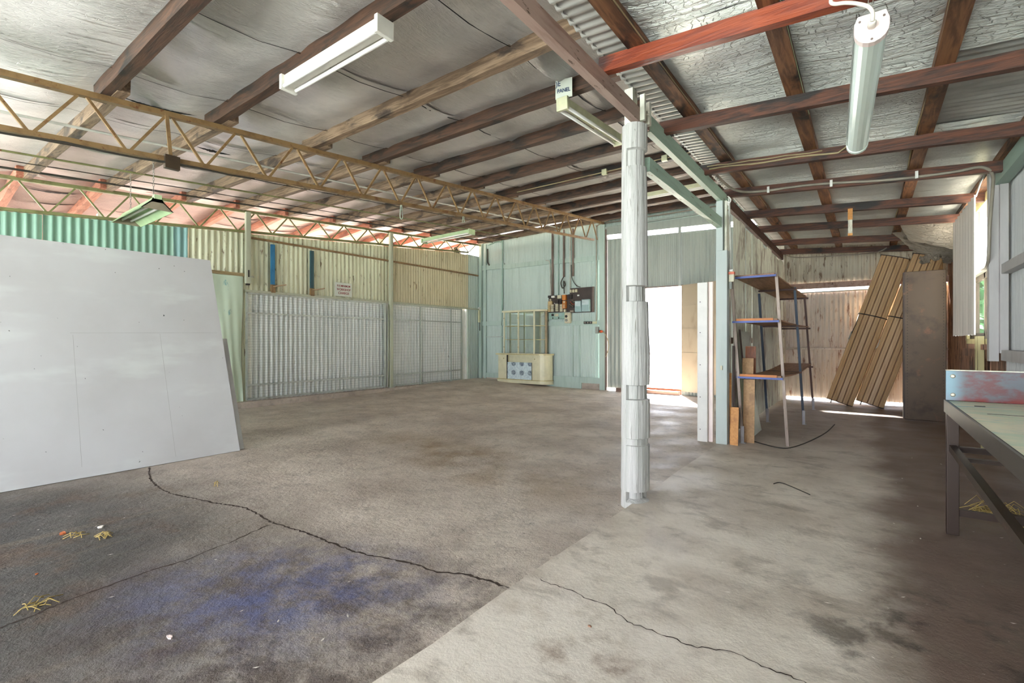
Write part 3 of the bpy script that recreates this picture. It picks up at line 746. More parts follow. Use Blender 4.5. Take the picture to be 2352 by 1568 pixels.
m.box(-8.64, -8.58, YB-.04, YB-.006, .24, 4.2).box(-6.25, -6.21, YB-.03, YB-.006, .25, 1.6).box(-6.05, -6.01, YB-.03, YB-.006, .25, 1.6)
struct(m.build('trim_4', M['teal_trim']))
m = MB().box(-9.42, -9.33, YB-.1, YB-.01, .05, 4.2).box(-9.26, -9.18, YB-.06, YB-.01, .05, 4.1).box(-5.42, -5.28, YB-.09, YB+.02, -.05, 4.35)
struct(m.build('trim_5', M['teal_trim']))
struct(MB().box(-9.5, -6.9, YB-.03, YB+.03, -.06, .13).box(-5.95, -5.42, YB-.03, YB+.03, -.06, .1).build('trim_6', M['floor_low']))
struct(MB().box(-5.28, -5.235, YB-.06, YB+.03, -.05, 4.0).build('trim_7', M['pipe_brown']))

# door wall beyond the tall post
m = MB()
DR = .06
m.corr((-5.23, YB, 0), (1, 0, 0), .96, .02, lambda t: 3.742-.034*t, .11, .014, (0, -1, 0))
struct(m.build('wall_back_door_sheet', M['door_sheet']))
m = MB()
m.corr((-4.27, YB, 0), (1, 0, 0), .87, 2.46, lambda t: 3.708-.034*t, RIB, .005, (0, -1, 0), seg=4, sharp=True)
m.corr((-3.4, YB+.01, 0), (1, 0, 0), 2.0, -.05, lambda t: 3.678-.034*t, .075, .008, (0, -1, 0))
struct(m.build('wall_back_door_upper', M['door_sheet']))
m = MB().corr((-5.3, YB, 0), (1, 0, 0), 3.95, 3.98, 4.35, RIB, .004, (0, -1, 0), seg=4, sharp=True)
struct(m.build('wall_back_top', M['teal']))
m = MB().beam((-5.28, YB-.03, 3.945), (-1.4, YB-.03, 3.815), .05, .18).box(-5.28, -1.4, YB-.03, YB-.01, 3.86, 4.0).box(-5.28, -1.4, YB-.07, YB-.02, 4.02, 4.06)
struct(m.build('trim_8', M['door_sheet']))
m = MB().beam((-5.28, YB-.01, 3.775), (-1.4, YB-.01, 3.643), .02, .014).beam((-5.28, YB-.015, 3.735), (-1.4, YB-.015, 3.603), .03, .02).box(-3.46, -3.40, YB-.04, YB-.0, 2.46, 4.0)
struct(m.build('trim_9', M['door_sheet']))
struct(MB().box(-4.29, -4.25, YB-.03, YB+.03, -.05, 2.48).box(-4.29, -3.36, YB-.03, YB+.03, 2.45, 2.48).build('trim_10', M['pipe_brown']))
struct(MB().box(-4.95, -3.42, YB-.16, YB-.02, -.06, .035).build('door_sill', M['sill']))
struct(MB().box(-4.28, -3.42, YB+.06, YB+.1, -.08, .075).build('trim_11', M['panel_redbrown']))
# the open leaf
d = thing('door_1', 'open beige sheet door leaf beside the bright doorway', 'door', (-3.4, YB, .0)); d['kind'] = 'structure'
dv = Vector((.925, -.38, 0)).normalized(); a = Vector((-3.39, YB-.03, 0)); b = a+dv*.9
m = MB(); nn = Vector((-dv.y, dv.x, 0))*.02
m.prism([(0, 0), (.9, 0), (.9, .02), (0, .02)], (a.x, a.y, .04), dv, Vector((-dv.y, dv.x, 0)), (0, 0, 1), 2.43); m.build('leaf', M['door_leaf'], d)
m = MB()
for z in (.9, 1.45, 1.98): m.prism([(0, -.006), (.9, -.006), (.9, 0), (0, 0)], (a.x, a.y, z), dv, Vector((-dv.y, dv.x, 0)), (0, 0, 1), .03)
m.build('ledge', M['door_leaf'], d)
# yellow machine outside the doorway
y = thing('yellow_trolley', 'small yellow trolley on the bright ground outside the doorway', 'trolley', (-5.72, 15, -.14))
MB().box(-5.85, -5.66, 14.9, 15.1, .0, .27).build('body', M['yellow'], y, .01)
for xx in (-5.82, -5.69): MB().lathe((xx, 14.86, -.06), [(.07, 0), (.07, .05)], 14, (0, 1, 0)).build('wheel', M['socket_black'], y)
MB().tube([(-5.66, 14.95, .2), (-5.4, 14.9, .14), (-5.1, 14.9, .15)], .012).build('handle', M['pipe_brown'], y)
MB().tube([(-5.64, 14.95, .25), (-5.6, 14.92, .42)], .012).build('lever', M['orange_plug'], y)

# ------------------------------------------------------------------ display cabinet
c = thing('display_cabinet', 'cream display cabinet with curved mirrored glass top against the teal wall', 'cabinet', (-8.0, 10.85, .02))
def rr(x0, x1, y0, y1, r):           # plan outline, front corner at x1 rounded
    pts = [(x0, y1), (x0, y0)]
    for i in range(9):
        t = -pi/2+pi/2*i/8; pts.append((x1-r+r*cos(t), y0+r+r*sin(t)))
    pts.append((x1, y1)); return pts
def slab(name, pts, z0, z1, mt, bev=0): return MB().prism(pts, (0, 0, z0), (1, 0, 0), (0, 1, 0), (0, 0, 1), z1-z0).build(name, M[mt], c, bev)
CX0, CX1, CY0, CY1, CZ = -8.45, -6.80, 10.72, 10.96, .02
slab('plinth', rr(CX0-.02, CX1+.02, CY0-.02, CY1, .3), CZ, CZ+.09, 'cab')
slab('plinth_trim', rr(CX0-.03, CX1+.03, CY0-.03, CY1, .31), CZ+.09, CZ+.11, 'cab_edge')
slab('cupboard_end', rr(-7.28, CX1, CY0, CY1, .28), CZ+.11, .80, 'cab')
slab('cupboard_end', [(CX0, CY0), (CX0+.3, CY0), (CX0+.3, CY1), (CX0, CY1)], CZ+.11, .80, 'cab')
slab('cupboard_back', [(CX0+.3, CY0+.1), (-7.28, CY0+.1), (-7.28, CY1), (CX0+.3, CY1)], CZ+.11, .80, 'cab')
slab('gap_strip', [(CX0+.30, CY0-.004), (CX0+.33, CY0-.004), (CX0+.33, CY0+.02), (CX0+.3, CY0+.02)], CZ+.11, .80, 'socket_black')
slab('lace_panel', [(CX0+.33, CY0-.006), (-7.30, CY0-.006), (-7.30, CY0+.012), (CX0+.33, CY0+.012)], CZ+.11, .60, 'lace')
slab('counter', rr(CX0-.05, CX1+.04, CY0-.05, CY1, .33), .80, .845, 'cab')
slab('counter_trim', rr(CX0-.055, CX1+.045, CY0-.055, CY1, .335), .81, .83, 'cab_edge')
UX0, UX1, UY0 = -8.31, -6.98, 10.78
slab('cornice', rr(UX0-.03, UX1+.03, UY0-.03, CY1, .26), 2.0, 2.045, 'cab')
slab('mirror_back', [(UX0, CY1-.02), (UX1, CY1-.02), (UX1, CY1-.005), (UX0, CY1-.005)], .845, 2.0, 'mirror')
for z in (1.22, 1.6): slab('shelf', rr(UX0+.02, UX1-.02, UY0+.015, CY1-.02, .24), z, z+.014, 'cab_edge')
for x in (UX0, UX0+.5, -7.28, UX1-.03): 
    MB().box(x, x+.04, UY0 if x < UX1-.1 else UY0+.18, UY0+.03 if x < UX1-.1 else UY0+.21, .845, 2.0).build('mullion', M['cab'], c)
MB().box(UX1, UX1+.04, 10.90, 10.955, .845, 2.0).build('side_stile', M['cab_side'], c)
for x0, x1 in ((UX0+.04, UX0+.5), (UX0+.54, -7.28)):
    MB().box(x0, x1, UY0+.012, UY0+.016, .86, 1.99).build('glass_door', M['glass'], c)
m = MB(); P = rr(-7.24, UX1, UY0+.012, CY1, .25)[1:-1]; m.grid([[(a, b, .86) for a, b in P], [(a, b, 1.99) for a, b in P]]); m.build('curved_glass', M['glass'], c)
for x, z in ((UX0+.02, 1.83), (UX0+.52, 1.83), (UX0+.02, 1.02), (UX0+.52, 1.02), (CX0+.2, .7), (-7.2, .7)):
    MB().lathe((x, (UY0 if z > .8 else CY0)-.002, z), [(.014, 0), (.014, .014), (.008, .02)], 10, (0, -1, 0)).build('knob', M['cab_edge'], c)

# ------------------------------------------------------------------ switchboard
b = thing('switchboard', 'old brown switchboard crowded with fuses, orange contactors and two meters', 'switchboard', (-6.27, YB-.05, 1.95))
yb = YB-.05
MB().box(-6.27, -5.60, yb-.03, yb+.02, 1.93, 2.58).build('meter_panel', M['bakelite'], b, .004)
MB().box(-6.95, -6.27, yb-.02, yb+.02, 1.96, 2.42).build('fuse_panel', M['bakelite'], b, .004)
MB().box(-5.62, -5.59, yb-.05, yb+.02, 1.93, 2.58).build('panel_edge', M['pipe_brown'], b)
for x0, x1, z1 in ((-6.085, -5.90, 2.23), (-5.885, -5.665, 2.26)):
    o = MB().box(x0, x1, yb-.13, yb-.03, 1.945, z1).build('meter', M['meter'], b, .012)
    MB().box(x0+.02, x1-.02, yb-.136, yb-.13, z1-.14, z1-.02).build('meter_window', M['meter_face'], o)
def blk(name, x, z, w, h, mt, dp=.05): return MB().box(x-w/2, x+w/2, yb-.03-dp, yb-.02, z-h/2, z+h/2).build(name, M[mt], b, .004)
for x in (-6.235, -6.155, -6.07): blk('main_fuse', x, 2.5, .05, .075, 'fuse_white')
for x, z in ((-6.9, 2.08), (-6.8, 2.08), (-6.66, 2.08), (-6.52, 2.07)):
    for k in range(4): blk('fuse', x, z-.075+.05*k, .085, .04, 'fuse_white' if x > -6.85 else 'fuse_tan')
blk('relay', -6.87, 2.22, .13, .09, 'fuse_tan'); blk('relay', -6.78, 2.38, .1, .05, 'label_white'); blk('relay', -6.58, 2.37, .12, .09, 'fuse_white'); blk('relay', -6.86, 2.3, .05, .05, 'fuse_white')
blk('label', -6.68, 2.2, .1, .03, 'label_white')
for z, h in ((2.34, .14), (2.19, .12), (2.09, .08)): blk('contactor', -6.42, z, .1, h, 'orange', .08)
blk('terminal', -6.41, 2.22, .04, .05, 'fuse_white', .09); blk('terminal', -6.40, 1.99, .05, .07, 'fuse_white', .07); blk('terminal', -6.41, 2.11, .02, .09, 'fuse_white', .09)
blk('fuse_holder', -6.66, 2.24, .1, .1, 'bakelite_dark', .06); blk('fuse_holder', -6.55, 2.24, .08, .1, 'bakelite_dark', .06); blk('fuse_holder', -6.88, 2.39, .1, .06, 'bakelite_dark', .06)
blk('fuse_holder', -6.25, 2.36, .1, .12, 'bakelite_dark'); blk('fuse_holder', -6.2, 2.14, .14, .16, 'bakelite_dark'); blk('terminal', -6.2, 1.97, .1, .05, 'pipe_grey'); blk('label', -6.03, 2.38, .06, .04, 'label_white', .005)
r = random.Random(3)
for k in range(8):
    x = -6.27+.02*k; z = 2.18+r.uniform(-.07, .1)
    MB().tube([(x, yb-.08, z), (x+.03, yb-.12, z+r.uniform(-.03, .03)), (x+.06, yb-.08, z+r.uniform(-.05, .05))], .005, 6).build('wire', M['orange_plug' if k % 2 else 'cable_tan'], b)
p = thing('control_panel', 'teal painted control box with dial and lamps below the brown switchboard', 'control box', (-6.57, YB-.08, 1.64))
MB().box(-6.9, -6.415, YB-.13, YB-.03, 1.78, 1.94).build('case', M['pipe_teal'], p, .006)
MB().lathe((-6.78, YB-.13, 1.89), [(.034, 0), (.034, .02), (.018, .03)], 14, (0, -1, 0)).build('dial', M['socket_black'], p)
MB().box(-6.72, -6.6, YB-.135, YB-.13, 1.85, 1.92).build('plate', M['fuse_white'], p)
MB().box(-6.57, -6.48, YB-.135, YB-.13, 1.85, 1.92).build('plate', M['meter'], p)
for x in (-6.775, -6.59): MB().box(x-.012, x+.012, YB-.137, YB-.13, 1.785, 1.83).build('slot', M['socket_black'], p)
p = thing('isolator_switch', 'cream isolator with two round knobs hanging under the switchboard', 'switch', (-6.32, YB-.1, 1.66))
MB().box(-6.40, -6.25, YB-.16, YB-.04, 1.66, 1.94).build('case', M['fuse_white'], p, .012)
for z in (1.84, 1.74): MB().lathe((-6.34, YB-.16, z), [(.035, 0), (.035, .02), (.02, .024)], 14, (0, -1, 0)).build('knob', M['grey_box' if z < 1.8 else 'socket_black'], p)
p = thing('socket_strip', 'black three-way socket strip with cream plug on the teal rail', 'socket', (-5.74, YB-.07, 1.62))
MB().box(-5.87, -5.63, YB-.09, YB-.05, 1.63, 1.695).build('strip', M['socket_black'], p, .004)
for x in (-5.83, -5.75, -5.67): MB().lathe((x, YB-.09, 1.663), [(.02, 0), (.02, .004)], 12, (0, -1, 0)).build('outlet', M['pipe_grey'], p)
MB().box(-5.62, -5.51, YB-.1, YB-.05, 1.63, 1.69).build('plug', M['lamp_cream'], p, .004)
p = thing('power_outlet_box', 'grey outlet box with bright orange plug on the wall column', 'socket', (-5.44, YB-.13, 1.38))
MB().box(-5.5, -5.42, YB-.17, YB-.09, 1.38, 1.55).build('box', M['grey_box'], p, .006)
MB().lathe((-5.38, YB-.13, 1.43), [(.035, 0), (.035, .05), (.02, .08)], 12, (.9, -.4, 0)).build('plug', M['orange_plug'], p)
MB().tube(smooth([(-5.33, YB-.14, 1.43), (-5.22, YB-.16, 1.35), (-5.14, YB-.14, 1.1), (-5.2, YB-.13, .85), (-5.24, YB-.1, .8)]), .009).build('flex', M['cable_tan'], p)
# conduits rising above the switchboard
def pipe(name, pts, r, mt, label, cat='conduit', group=None, n=8): return tag(MB().tube(smooth(pts) if 4 <= len(pts) < 10 or name == 'floor_cable' or len(pts) > 16 and pts[0][1] == 5.2 else pts, r, n).build(name, M[mt]), label, cat, group)
G = 'conduits on the teal wall'
pipe('conduit', [(-6.83, YB-.06, 2.425), (-6.83, YB-.06, 4.15)], .03, 'pipe_brown', 'thick brown conduit above the fuse end of the switchboard', group=G)
pipe('conduit', [(-6.9, YB-.05, 2.435), (-6.92, YB-.05, 3.2), (-6.94, YB-.05, 3.36), (-7.05, YB-.05, 3.40)], .012, 'pipe_white', 'thin pale conduit bending onto the upper teal rail', group=G)
pipe('conduit', [(-6.65, YB-.05, 2.425), (-6.65, YB-.05, 4.15)], .012, 'pipe_teal', 'thin teal painted conduit rising between the brown conduits', group=G)
pipe('conduit', [(-6.48, YB-.055, 2.9), (-6.48, YB-.055, 4.15)], .028, 'pipe_brown', 'middle brown conduit ending in a loop of wires above the contactors', group=G)
pipe('conduit', [(-6.48, YB-.07, 2.9), (-6.55, YB-.09, 2.75), (-6.5, YB-.09, 2.6), (-6.42, YB-.09, 2.68), (-6.47, YB-.08, 2.78), (-6.45, YB-.08, 2.45)], .014, 'cable_dark', 'looped dark cable above the orange contactors', 'cable', G)
pipe('conduit', [(-6.29, YB-.05, 2.425), (-6.29, YB-.05, 4.1)], .014, 'pipe_white', 'straight pale conduit rising over the orange contactors', group=G)
pipe('conduit', [(-6.2, YB-.055, 2.9), (-6.2, YB-.055, 4.15)], .028, 'pipe_brown', 'brown conduit above the three cream main fuses', group=G)
pipe('conduit', [(-6.26, YB-.05, 3.2), (-6.22, YB-.07, 2.85), (-6.1, YB-.07, 2.65), (-5.98, YB-.06, 2.595)], .01, 'cable_dark', 'curved cable dropping onto the meter panel', 'cable', G)
pipe('conduit', [(-5.52, YB-.06, 1.7), (-5.52, YB-.06, 3.9), (-5.5, YB-.08, 4.1), (-5.35, YB-.12, 4.15)], .014, 'pipe_grey', 'grey conduit running down the edge of the meter panel to the socket strip', group=G)
pipe('conduit', [(-9.1, YB-.05, 4.06), (-8.8, YB-.05, 4.12), (-8.62, YB-.05, 4.1), (-8.56, YB-.05, 4.0), (-8.56, YB-.05, 2.1)], .02, 'pipe_teal', 'teal painted conduit bending down the wall above the display cabinet', group=G)
pipe('conduit', [(-9.12, YB-.05, 3.95), (-9.12, YB-.05, 3.55), (-9.05, YB-.05, 3.45)], .02, 'cable_dark', 'short dark conduit in the corner above the upper teal rail', group=G)
o = MB().box(-9.35, -8.5, YB-.05, YB-.02, 1.30, 1.325).build('wall_rail', M['galv']); tag(o, 'thin pale metal rail on the teal wall beside the display cabinet', 'rail')
p = thing('corner_switch', 'narrow cream switch on the corner column beside the mesh gate', 'switch', (-9.36, YB-.13, 1.6))
MB().box(-9.41, -9.35, YB-.16, YB-.1, 1.75, 2.12).build('cover', M['lamp_cream'], p, .005)
MB().box(-9.41, -9.35, YB-.165, YB-.095, 2.12, 2.2).build('cap', M['label_white'], p, .005)
MB().tube([(-9.37, YB-.12, 1.75), (-9.37, YB-.12, 1.5)], .01).build('tail', M['cable_dark'], p)

# ------------------------------------------------------------------ lamps
def batten(name, label, p, q, mt, twin=True, w=.11, h=.07, drop=.0, group='tube light battens'):
    """tube light from p to q, top centre line given"""
    p, q = Vector(p), Vector(q); d = (q-p).normalized(); up = Vector((0, 0, 1)); side = d.cross(up).normalized()
    t = thing(name, label, 'lamp', tuple((p+q)/2), group)
    c0, c1 = p-up*(h/2), q-up*(h/2)
    MB().beam(c0, c1, w*.62, h).build('tray', M[mt], t, .003)
    offs = (-w*.36, w*.36) if twin else (0,)
    for k in offs:
        a = p+side*k-up*(h+.022)+d*.04; b = q+side*k-up*(h+.022)-d*.04
        MB().tube([a, b], .0155, 12).build('tube', M['tubeglass'], t)
    for e, s in ((p, 1), (q, -1)):
        MB().beam(e-up*(h/2+.02)-d*s*.004, e-up*(h/2+.02)+d*s*.03, w, h+.045).build('end_cap', M[mt], t, .004)
    return t
batten('tube_light', 'white twin tube light fixed along the purlin in mid ceiling', (-3.86, 2.07, 3.38), (-2.60, 2.07, 3.37), 'lamp_white', w=.14, h=.075)
lz = lambda y: zp(-2.3, y)-.0
batten('tube_light', 'rusty cream tube light running from the PANEL sign towards the tall post', (-2.285, 3.86, 3.475), (-2.285, 5.14, 3.56), 'lamp_cream', w=.12, h=.075)
batten('tube_light', 'greenish reflector tube light near the corner, below the far purlins', (-7.05, 8.0, 3.68), (-8.6, 8.0, 3.66), 'lamp_green', w=.2, h=.07)
batten('tube_light', 'pale tube light on a purlin, half hidden behind the tall post', (-2.15, 8.62, zp(-2, 8.62)-.02), (-3.35, 8.62, zp(-3, 8.62)-.02), 'lamp_cream', w=.1, h=.07)
batten('tube_light', 'white tube light on a warm-lit purlin beyond the partition', (-10.02, 7.83, zp(-10, 7.83)-.01), (-11.25, 7.83, zp(-11.25, 7.83)-.01), 'lamp_white', w=.16, h=.09)
# sign on the tube light
s = thing('panel_sign', 'small white sign with blue PANEL lettering propped above the rusty tube light', 'sign', (-2.29, 3.95, 3.45))
MB().box(-2.375, -2.21, 3.905, 3.913, 3.49, 3.67).xf(Matrix.Translation((-2.29, 3.91, 0)) @ Matrix.Rotation(radians(12), 4, 'Z') @ Matrix.Translation((2.29, -3.91, 0))).build('plate', M['sign'], s)
rz = radians(12)
text('lettering', ')E', .07, M['blue_letter'], s, (-2.345, 3.892, 3.632), (pi/2, 0, rz), xs=.85)
text('lettering', 'PANEL', .052, M['blue_letter'], s, (-2.29, 3.90, 3.56), (pi/2, 0, rz), xs=.85)
# hanging reflector lamps
def reflector(label, p, q, mt, chains, tube=True):
    p, q = Vector(p), Vector(q); d = (q-p).normalized(); up = Vector((0, 0, 1)); side = d.cross(up).normalized(); L = (q-p).length
    t = thing('reflector_lamp', label, 'lamp', tuple((p+q)/2), 'hanging reflector lamps')
    prof = [(-.17, -.14), (-.07, -.04), (-.05, 0), (.05, 0), (.07, -.04), (.17, -.14), (.16, -.142), (.06, -.05), (-.06, -.05), (-.16, -.142)]
    MB().prism(prof, p, side, up, d, L).build('hood', M[mt], t)
    for e in (p, q-d*.006): MB().prism([(-.17, -.14), (-.06, -.03), (-.05, 0), (.05, 0), (.06, -.03), (.17, -.14)], e, side, up, d, .006).build('end_plate', M['hood_end'], t)
    for k in (-.05, .05): MB().tube([p+side*k-up*.085+d*.03, q+side*k-up*.085-d*.03], .016, 10).build('tube', M['tubeglass'], t)
    for f in chains:
        a = p+d*(L*f); top = zp(a.x, a.y); m = MB(); n = int((top-a.z)/.035)
        for i in range(n):
            z = a.z+(i+.5)*.035; ang = (i % 2)*pi/2
            pts = [(a.x+.009*cos(u)*cos(ang), a.y+.009*cos(u)*sin(ang), z+.022*sin(u)) for u in [2*pi*j/8 for j in range(9)]]
            m.tube(pts, .0028, 5, False)
        m.build('chain', M['chain'], t)
    MB().box(p.x-.06, p.x+.02, p.y-.04, p.y+.04, p.z-.01, p.z+.04).build('gear_box', M[mt], t, .004)
    return t
reflector('pale green hooded lamp on chains, in front of the olive truss', (-7.0, 2.11, 2.95), (-8.2, 2.11, 2.94), 'lamp_green', (.12, .85))
reflector('white hooded lamp hanging beyond the partition, above the sea-green sheets', (-10.3, 2.3, 3.28), (-11.5, 2.3, 3.26), 'lamp_white', (.12, .85))
# LED batten
t = thing('led_batten', 'white sealed LED batten hanging on chain below the red rafter', 'lamp', (-.012, 2.68, 2.25))
p, q_ = Vector((.016, 2.07, 2.27)), Vector((-.04, 3.27, 2.27)); d = (q_-p).normalized(); side = d.cross(Vector((0, 0, 1))).normalized(); up = Vector((0, 0, 1))
def dprof(w, h):
    return [(-w, h*.2), (-w, h*.55), (-w*.8, h), (w*.8, h), (w, h*.55), (w, h*.2)]+[(w*cos(u), h*.2-h*.75*sin(u)) for u in [pi*(i+1)/9 for i in range(8)]]
MB().prism(dprof(.046, .06), p+d*.03, side, up, d, (q_-p).length-.06).build('diffuser', M['diffuser'], t)
MB().prism(dprof(.05, .066), p, side, up, d, .032).build('end_cap', M['pinkcap'], t, .003)
MB().prism(dprof(.05, .066), q_-d*.032, side, up, d, .032).build('end_cap', M['diffuser'], t, .003)
MB().prism([(-.049, .012), (-.046, .012), (-.046, .06), (-.049, .06)], p+d*.03, side, up, d, (q_-p).length-.06).build('side_rail', M['galv'], t)
for a, b_ in ((-.034, .045), (.034, .045), (0, -.025)):
    MB().lathe(p+side*a+up*b_-d*.0, [(.004, 0), (.004, .002)], 8, tuple(-d)).build('screw', M['pipe_brown'], t)
MB().lathe(p+up*.02, [(.013, 0), (.013, .02), (.009, .03)], 12, tuple(-d)).build('cable_gland', M['cable'], t)
g0 = p+up*.02-d*.03
MB().tube(smooth([g0, g0-d*.012+up*.022, g0-d*.015-side*.012+up*.045, g0-side*.04+up*.075, g0-side*.075+up*.092, g0-side*.105+up*.10, g0-side*.118+up*.113, g0-side*.11+up*.14, g0-side*.085+up*.2, g0-side*.06+up*.34, g0-side*.05+up*.6]), .0062, 10).build('flex', M['cable'], t)
for f in (.05, .93):
    a = p+(q_-p)*f+up*.066; m = MB(); n = int((zr(a.x)+.16-a.z)/.03)
    for i in range(n):
        z = a.z+(i+.5)*.03; ang = (i % 2)*pi/2
        m.tube([(a.x+.007*cos(u)*cos(ang), a.y+.007*cos(u)*sin(ang), z+.018*sin(u)) for u in [2*pi*j/8 for j in range(9)]], .0018, 5, False)
    m.build('chain', M['chain'], t)
# conduits and wires under the roof
def run(x, y0, y1, dz, n=24, wob=0., seed=1):
    r = random.Random(seed); return [(x+r.uniform(-wob, wob), y0+(y1-y0)*i/n, zp(x, y0+(y1-y0)*i/n)+dz+r.uniform(-wob, wob)) for i in range(n+1)]
GW = 'lines running under the roof'
pipe('conduit_run', run(-6.35, -.8, 10.9, -.018), .014, 'pipe_white', 'long white conduit under the purlins just beyond the rusty truss', 'conduit', GW)
pipe('cable_run', run(-7.1, -.8, 10.9, -.012, wob=.004), .006, 'cable_dark', 'thin dark wire under the purlins, next beyond the long white conduit', 'cable', GW)
pipe('conduit_run', run(-7.9, -.8, 10.9, -.012), .013, 'truss_green', 'olive steel pipe under the purlins midway between the trusses', 'pipe', GW)
pipe('cable_run', run(-8.35, -.8, 10.9, -.012, wob=.004), .007, 'cable_dark', 'dark wire under the purlins between olive pipe and olive truss', 'cable', GW)
pipe('conduit_run', run(-8.8, -.8, 10.9, -.016), .015, 'cable_dark', 'dark pipe under the purlins close to the olive truss', 'pipe', GW)
pipe('cable_run', [(-5.25, -.8+.25*i, zb1(-.8+.25*i)-.012-.02*abs(sin(i*.9))) for i in range(14)], .009, 'cable_dark', 'black cable sagging under the lower chord of the rusty truss', 'cable', GW)
pipe('conduit_run', [(-1.5-.25*i, 6.885, zp(-1.5-.25*i, 6.95)+.03) for i in range(15)], .008, 'cable_tan', 'thin pale cable along the purlin above the junction boxes', 'cable', GW)
for x, lab in ((-2.35, 'small cream junction box on a purlin, nearer the tall post'), (-3.3, 'small cream junction box on a purlin, farther from the tall post')):
    o = MB().box(x-.04, x+.04, 6.86, 6.92, zp(x, 6.95)-.01, zp(x, 6.95)+.07).build('junction_box', M['lamp_cream']); tag(o, lab, 'junction box', 'junction boxes on the purlin')
pipe('conduit_run', [(-1.5, YB-.12, 4.12), (-3.4, YB-.12, 4.13), (-5.3, YB-.12, 4.14)], .014, 'pipe_grey', 'grey conduit along the top of the back wall behind the tall post', 'conduit', GW)
# rope loops
for k, (y, z, h, mt, lab) in enumerate(((4.5, zb1(4.5), .22, 'rope', 'pale green rope loop hanging from the rusty truss'), (5.8, zb1(5.8), .12, 'rope', 'small rope loop hanging from the rusty truss, farther along'))):
    m = MB(); pts = [(-5.3+.005*sin(3*u), y+.028*sin(u)*(.5+.6*(1-cos(u))/2), z+.02-h*(1-cos(u))/2) for u in [2*pi*i/24 for i in range(25)]]
    m.tube(pts, .006, 6, False); m.tube([(-5.295, y-.02, z+.03), (-5.29, y+.01, z-h*.35), (-5.3, y-.012, z-h*.45), (-5.3, y+.018, z-.02)], .006, 6)
    tag(m.build('rope_loop', M[mt]), lab, 'rope', 'rope loops on the truss')
# duct beyond the partition
dk = thing('round_duct', 'white round duct with open dark end beyond the partition corner', 'duct', (-9.75, 10.55, 3.78))
m = MB(); m.tube([(-9.75, 10.4, 3.84), (-12.2, 10.4, 3.5)], .155, 20, False); m.build('shell', M['duct'], dk)
MB().lathe((-9.82, 10.4, 3.83), [(.15, 0), (.15, .01)], 20, (1, 0, .14)).build('opening', M['socket_black'], dk)
# aisle cables
m_ = [(AX[1]+.045, y_, zr(AX[1])+.125) for y_ in [0.5+.3*i for i in range(14)]]
pipe('cable_run', m_, .008, 'lamp_green', 'pale green cable along the middle roof timber of the aisle', 'cable', 'cables over the aisle')
pipe('cable_run', [(AX[0]+.045, y_, zr(AX[0])+.12) for y_ in [1.+.3*i for i in range(22)]], .008, 'cable_tan', 'pale cable along the roof timber beside the bare corrugated strip', 'cable', 'cables over the aisle')
pipe('cable_run', [(AX[2]-.05+.012*sin(y_*2), y_, zr(AX[2])+.12) for y_ in [1.+.3*i for i in range(30)]], .007, 'cable_tan', 'loose tan cable along the blackened roof timber', 'cable', 'cables over the aisle')
pipe('cable_run', [(-1.3+.1*i, 5.165, zr(-1.3+.1*i)+.045+.006*sin(i)) for i in range(12)]+[(-.12, 5.14, zr(-.1)+.09)], .008, 'cable_tan', 'upper of the pale cables clipped along a dark rafter', 'cable', 'cables over the aisle')
pipe('cable_run', [(-1.32+.1*i, 5.165, zr(-1.3+.1*i)+.075+.004*sin(i*2)) for i in range(11)], .006, 'cable_tan', 'thinner pale cable clipped above its neighbour on a dark rafter', 'cable', 'cables over the aisle')
pp = [(-1.30, 5.2, 2.99), (-1.27, 5.7, 2.96), (-1.22, 6.0, 2.95), (-1.1, 6.155, 2.945)]+[(-.9+.2*i, 6.155, zr(-.9+.2*i)+.03+.015*sin(i*.8)) for i in range(9)]+[(.86, 6.16, zr(.86)+.05), (.94, 6.2, 2.74), (.955, 6.3, 2.6), (.955, 6.42, 2.3), (.95, 6.45, 2.0), (.97, 6.7, 1.93), (1.0, 7.2, 1.97), (1.02, 7.5, 2.05)]
pipe('conduit_run', pp, .014, 'pipe_grey', 'long grey conduit along a rafter, bending down the stud beside the window', 'conduit', 'cables over the aisle', 10)
pipe('conduit_run', [(-1.25, 10.7, 2.87), (-1.1, 10.83, 2.83), (-.6, 10.84, 2.80), (.1, 10.84, 2.79), (.3, 10.84, 2.86)], .011, 'pipe_grey', 'paired grey conduits across the last rafter above the rear wall', 'conduit', 'cables over the aisle')
for i, (x, y) in enumerate(((-.9, 6.14), (-.3, 6.14), (.4, 6.14))):
    o = MB().box(x-.012, x+.012, y-.01, y+.005, zr(x)+.0, zr(x)+.07).build('pipe_clip', M['label_white']); tag(o, ['white clip holding the grey conduit, nearest the post beam', 'white clip holding the grey conduit, at mid rafter', 'white clip holding the grey conduit, nearest the window'][i], 'clip', 'clips on the grey conduit')
h = thing('timber_hanger', 'short timber hanger with orange top dangling below a rafter', 'hanger', (-.16, 7.36, 2.53))
MB().box(-.185, -.135, 7.345, 7.37, 2.72, 2.86).build('upper_block', M['panel_orange'], h)
MB().box(-.182, -.138, 7.348, 7.367, 2.55, 2.72).build('lower_block', M['weathered'], h)
MB().box(-.184, -.136, 7.346, 7.369, 2.52, 2.55).build('tip', M['panel_orange'], h)
hk = MB().tube(smooth([(-1.27, 5.85, 2.85), (-1.25, 5.84, 2.83), (-1.235, 5.84, 2.80), (-1.25, 5.84, 2.77), (-1.27, 5.845, 2.79), (-1.262, 5.845, 2.74)]), .006, 8).build('cable_hook', M['label_white']); tag(hk, 'white cable hook on the green beam above the boxed post', 'hook')

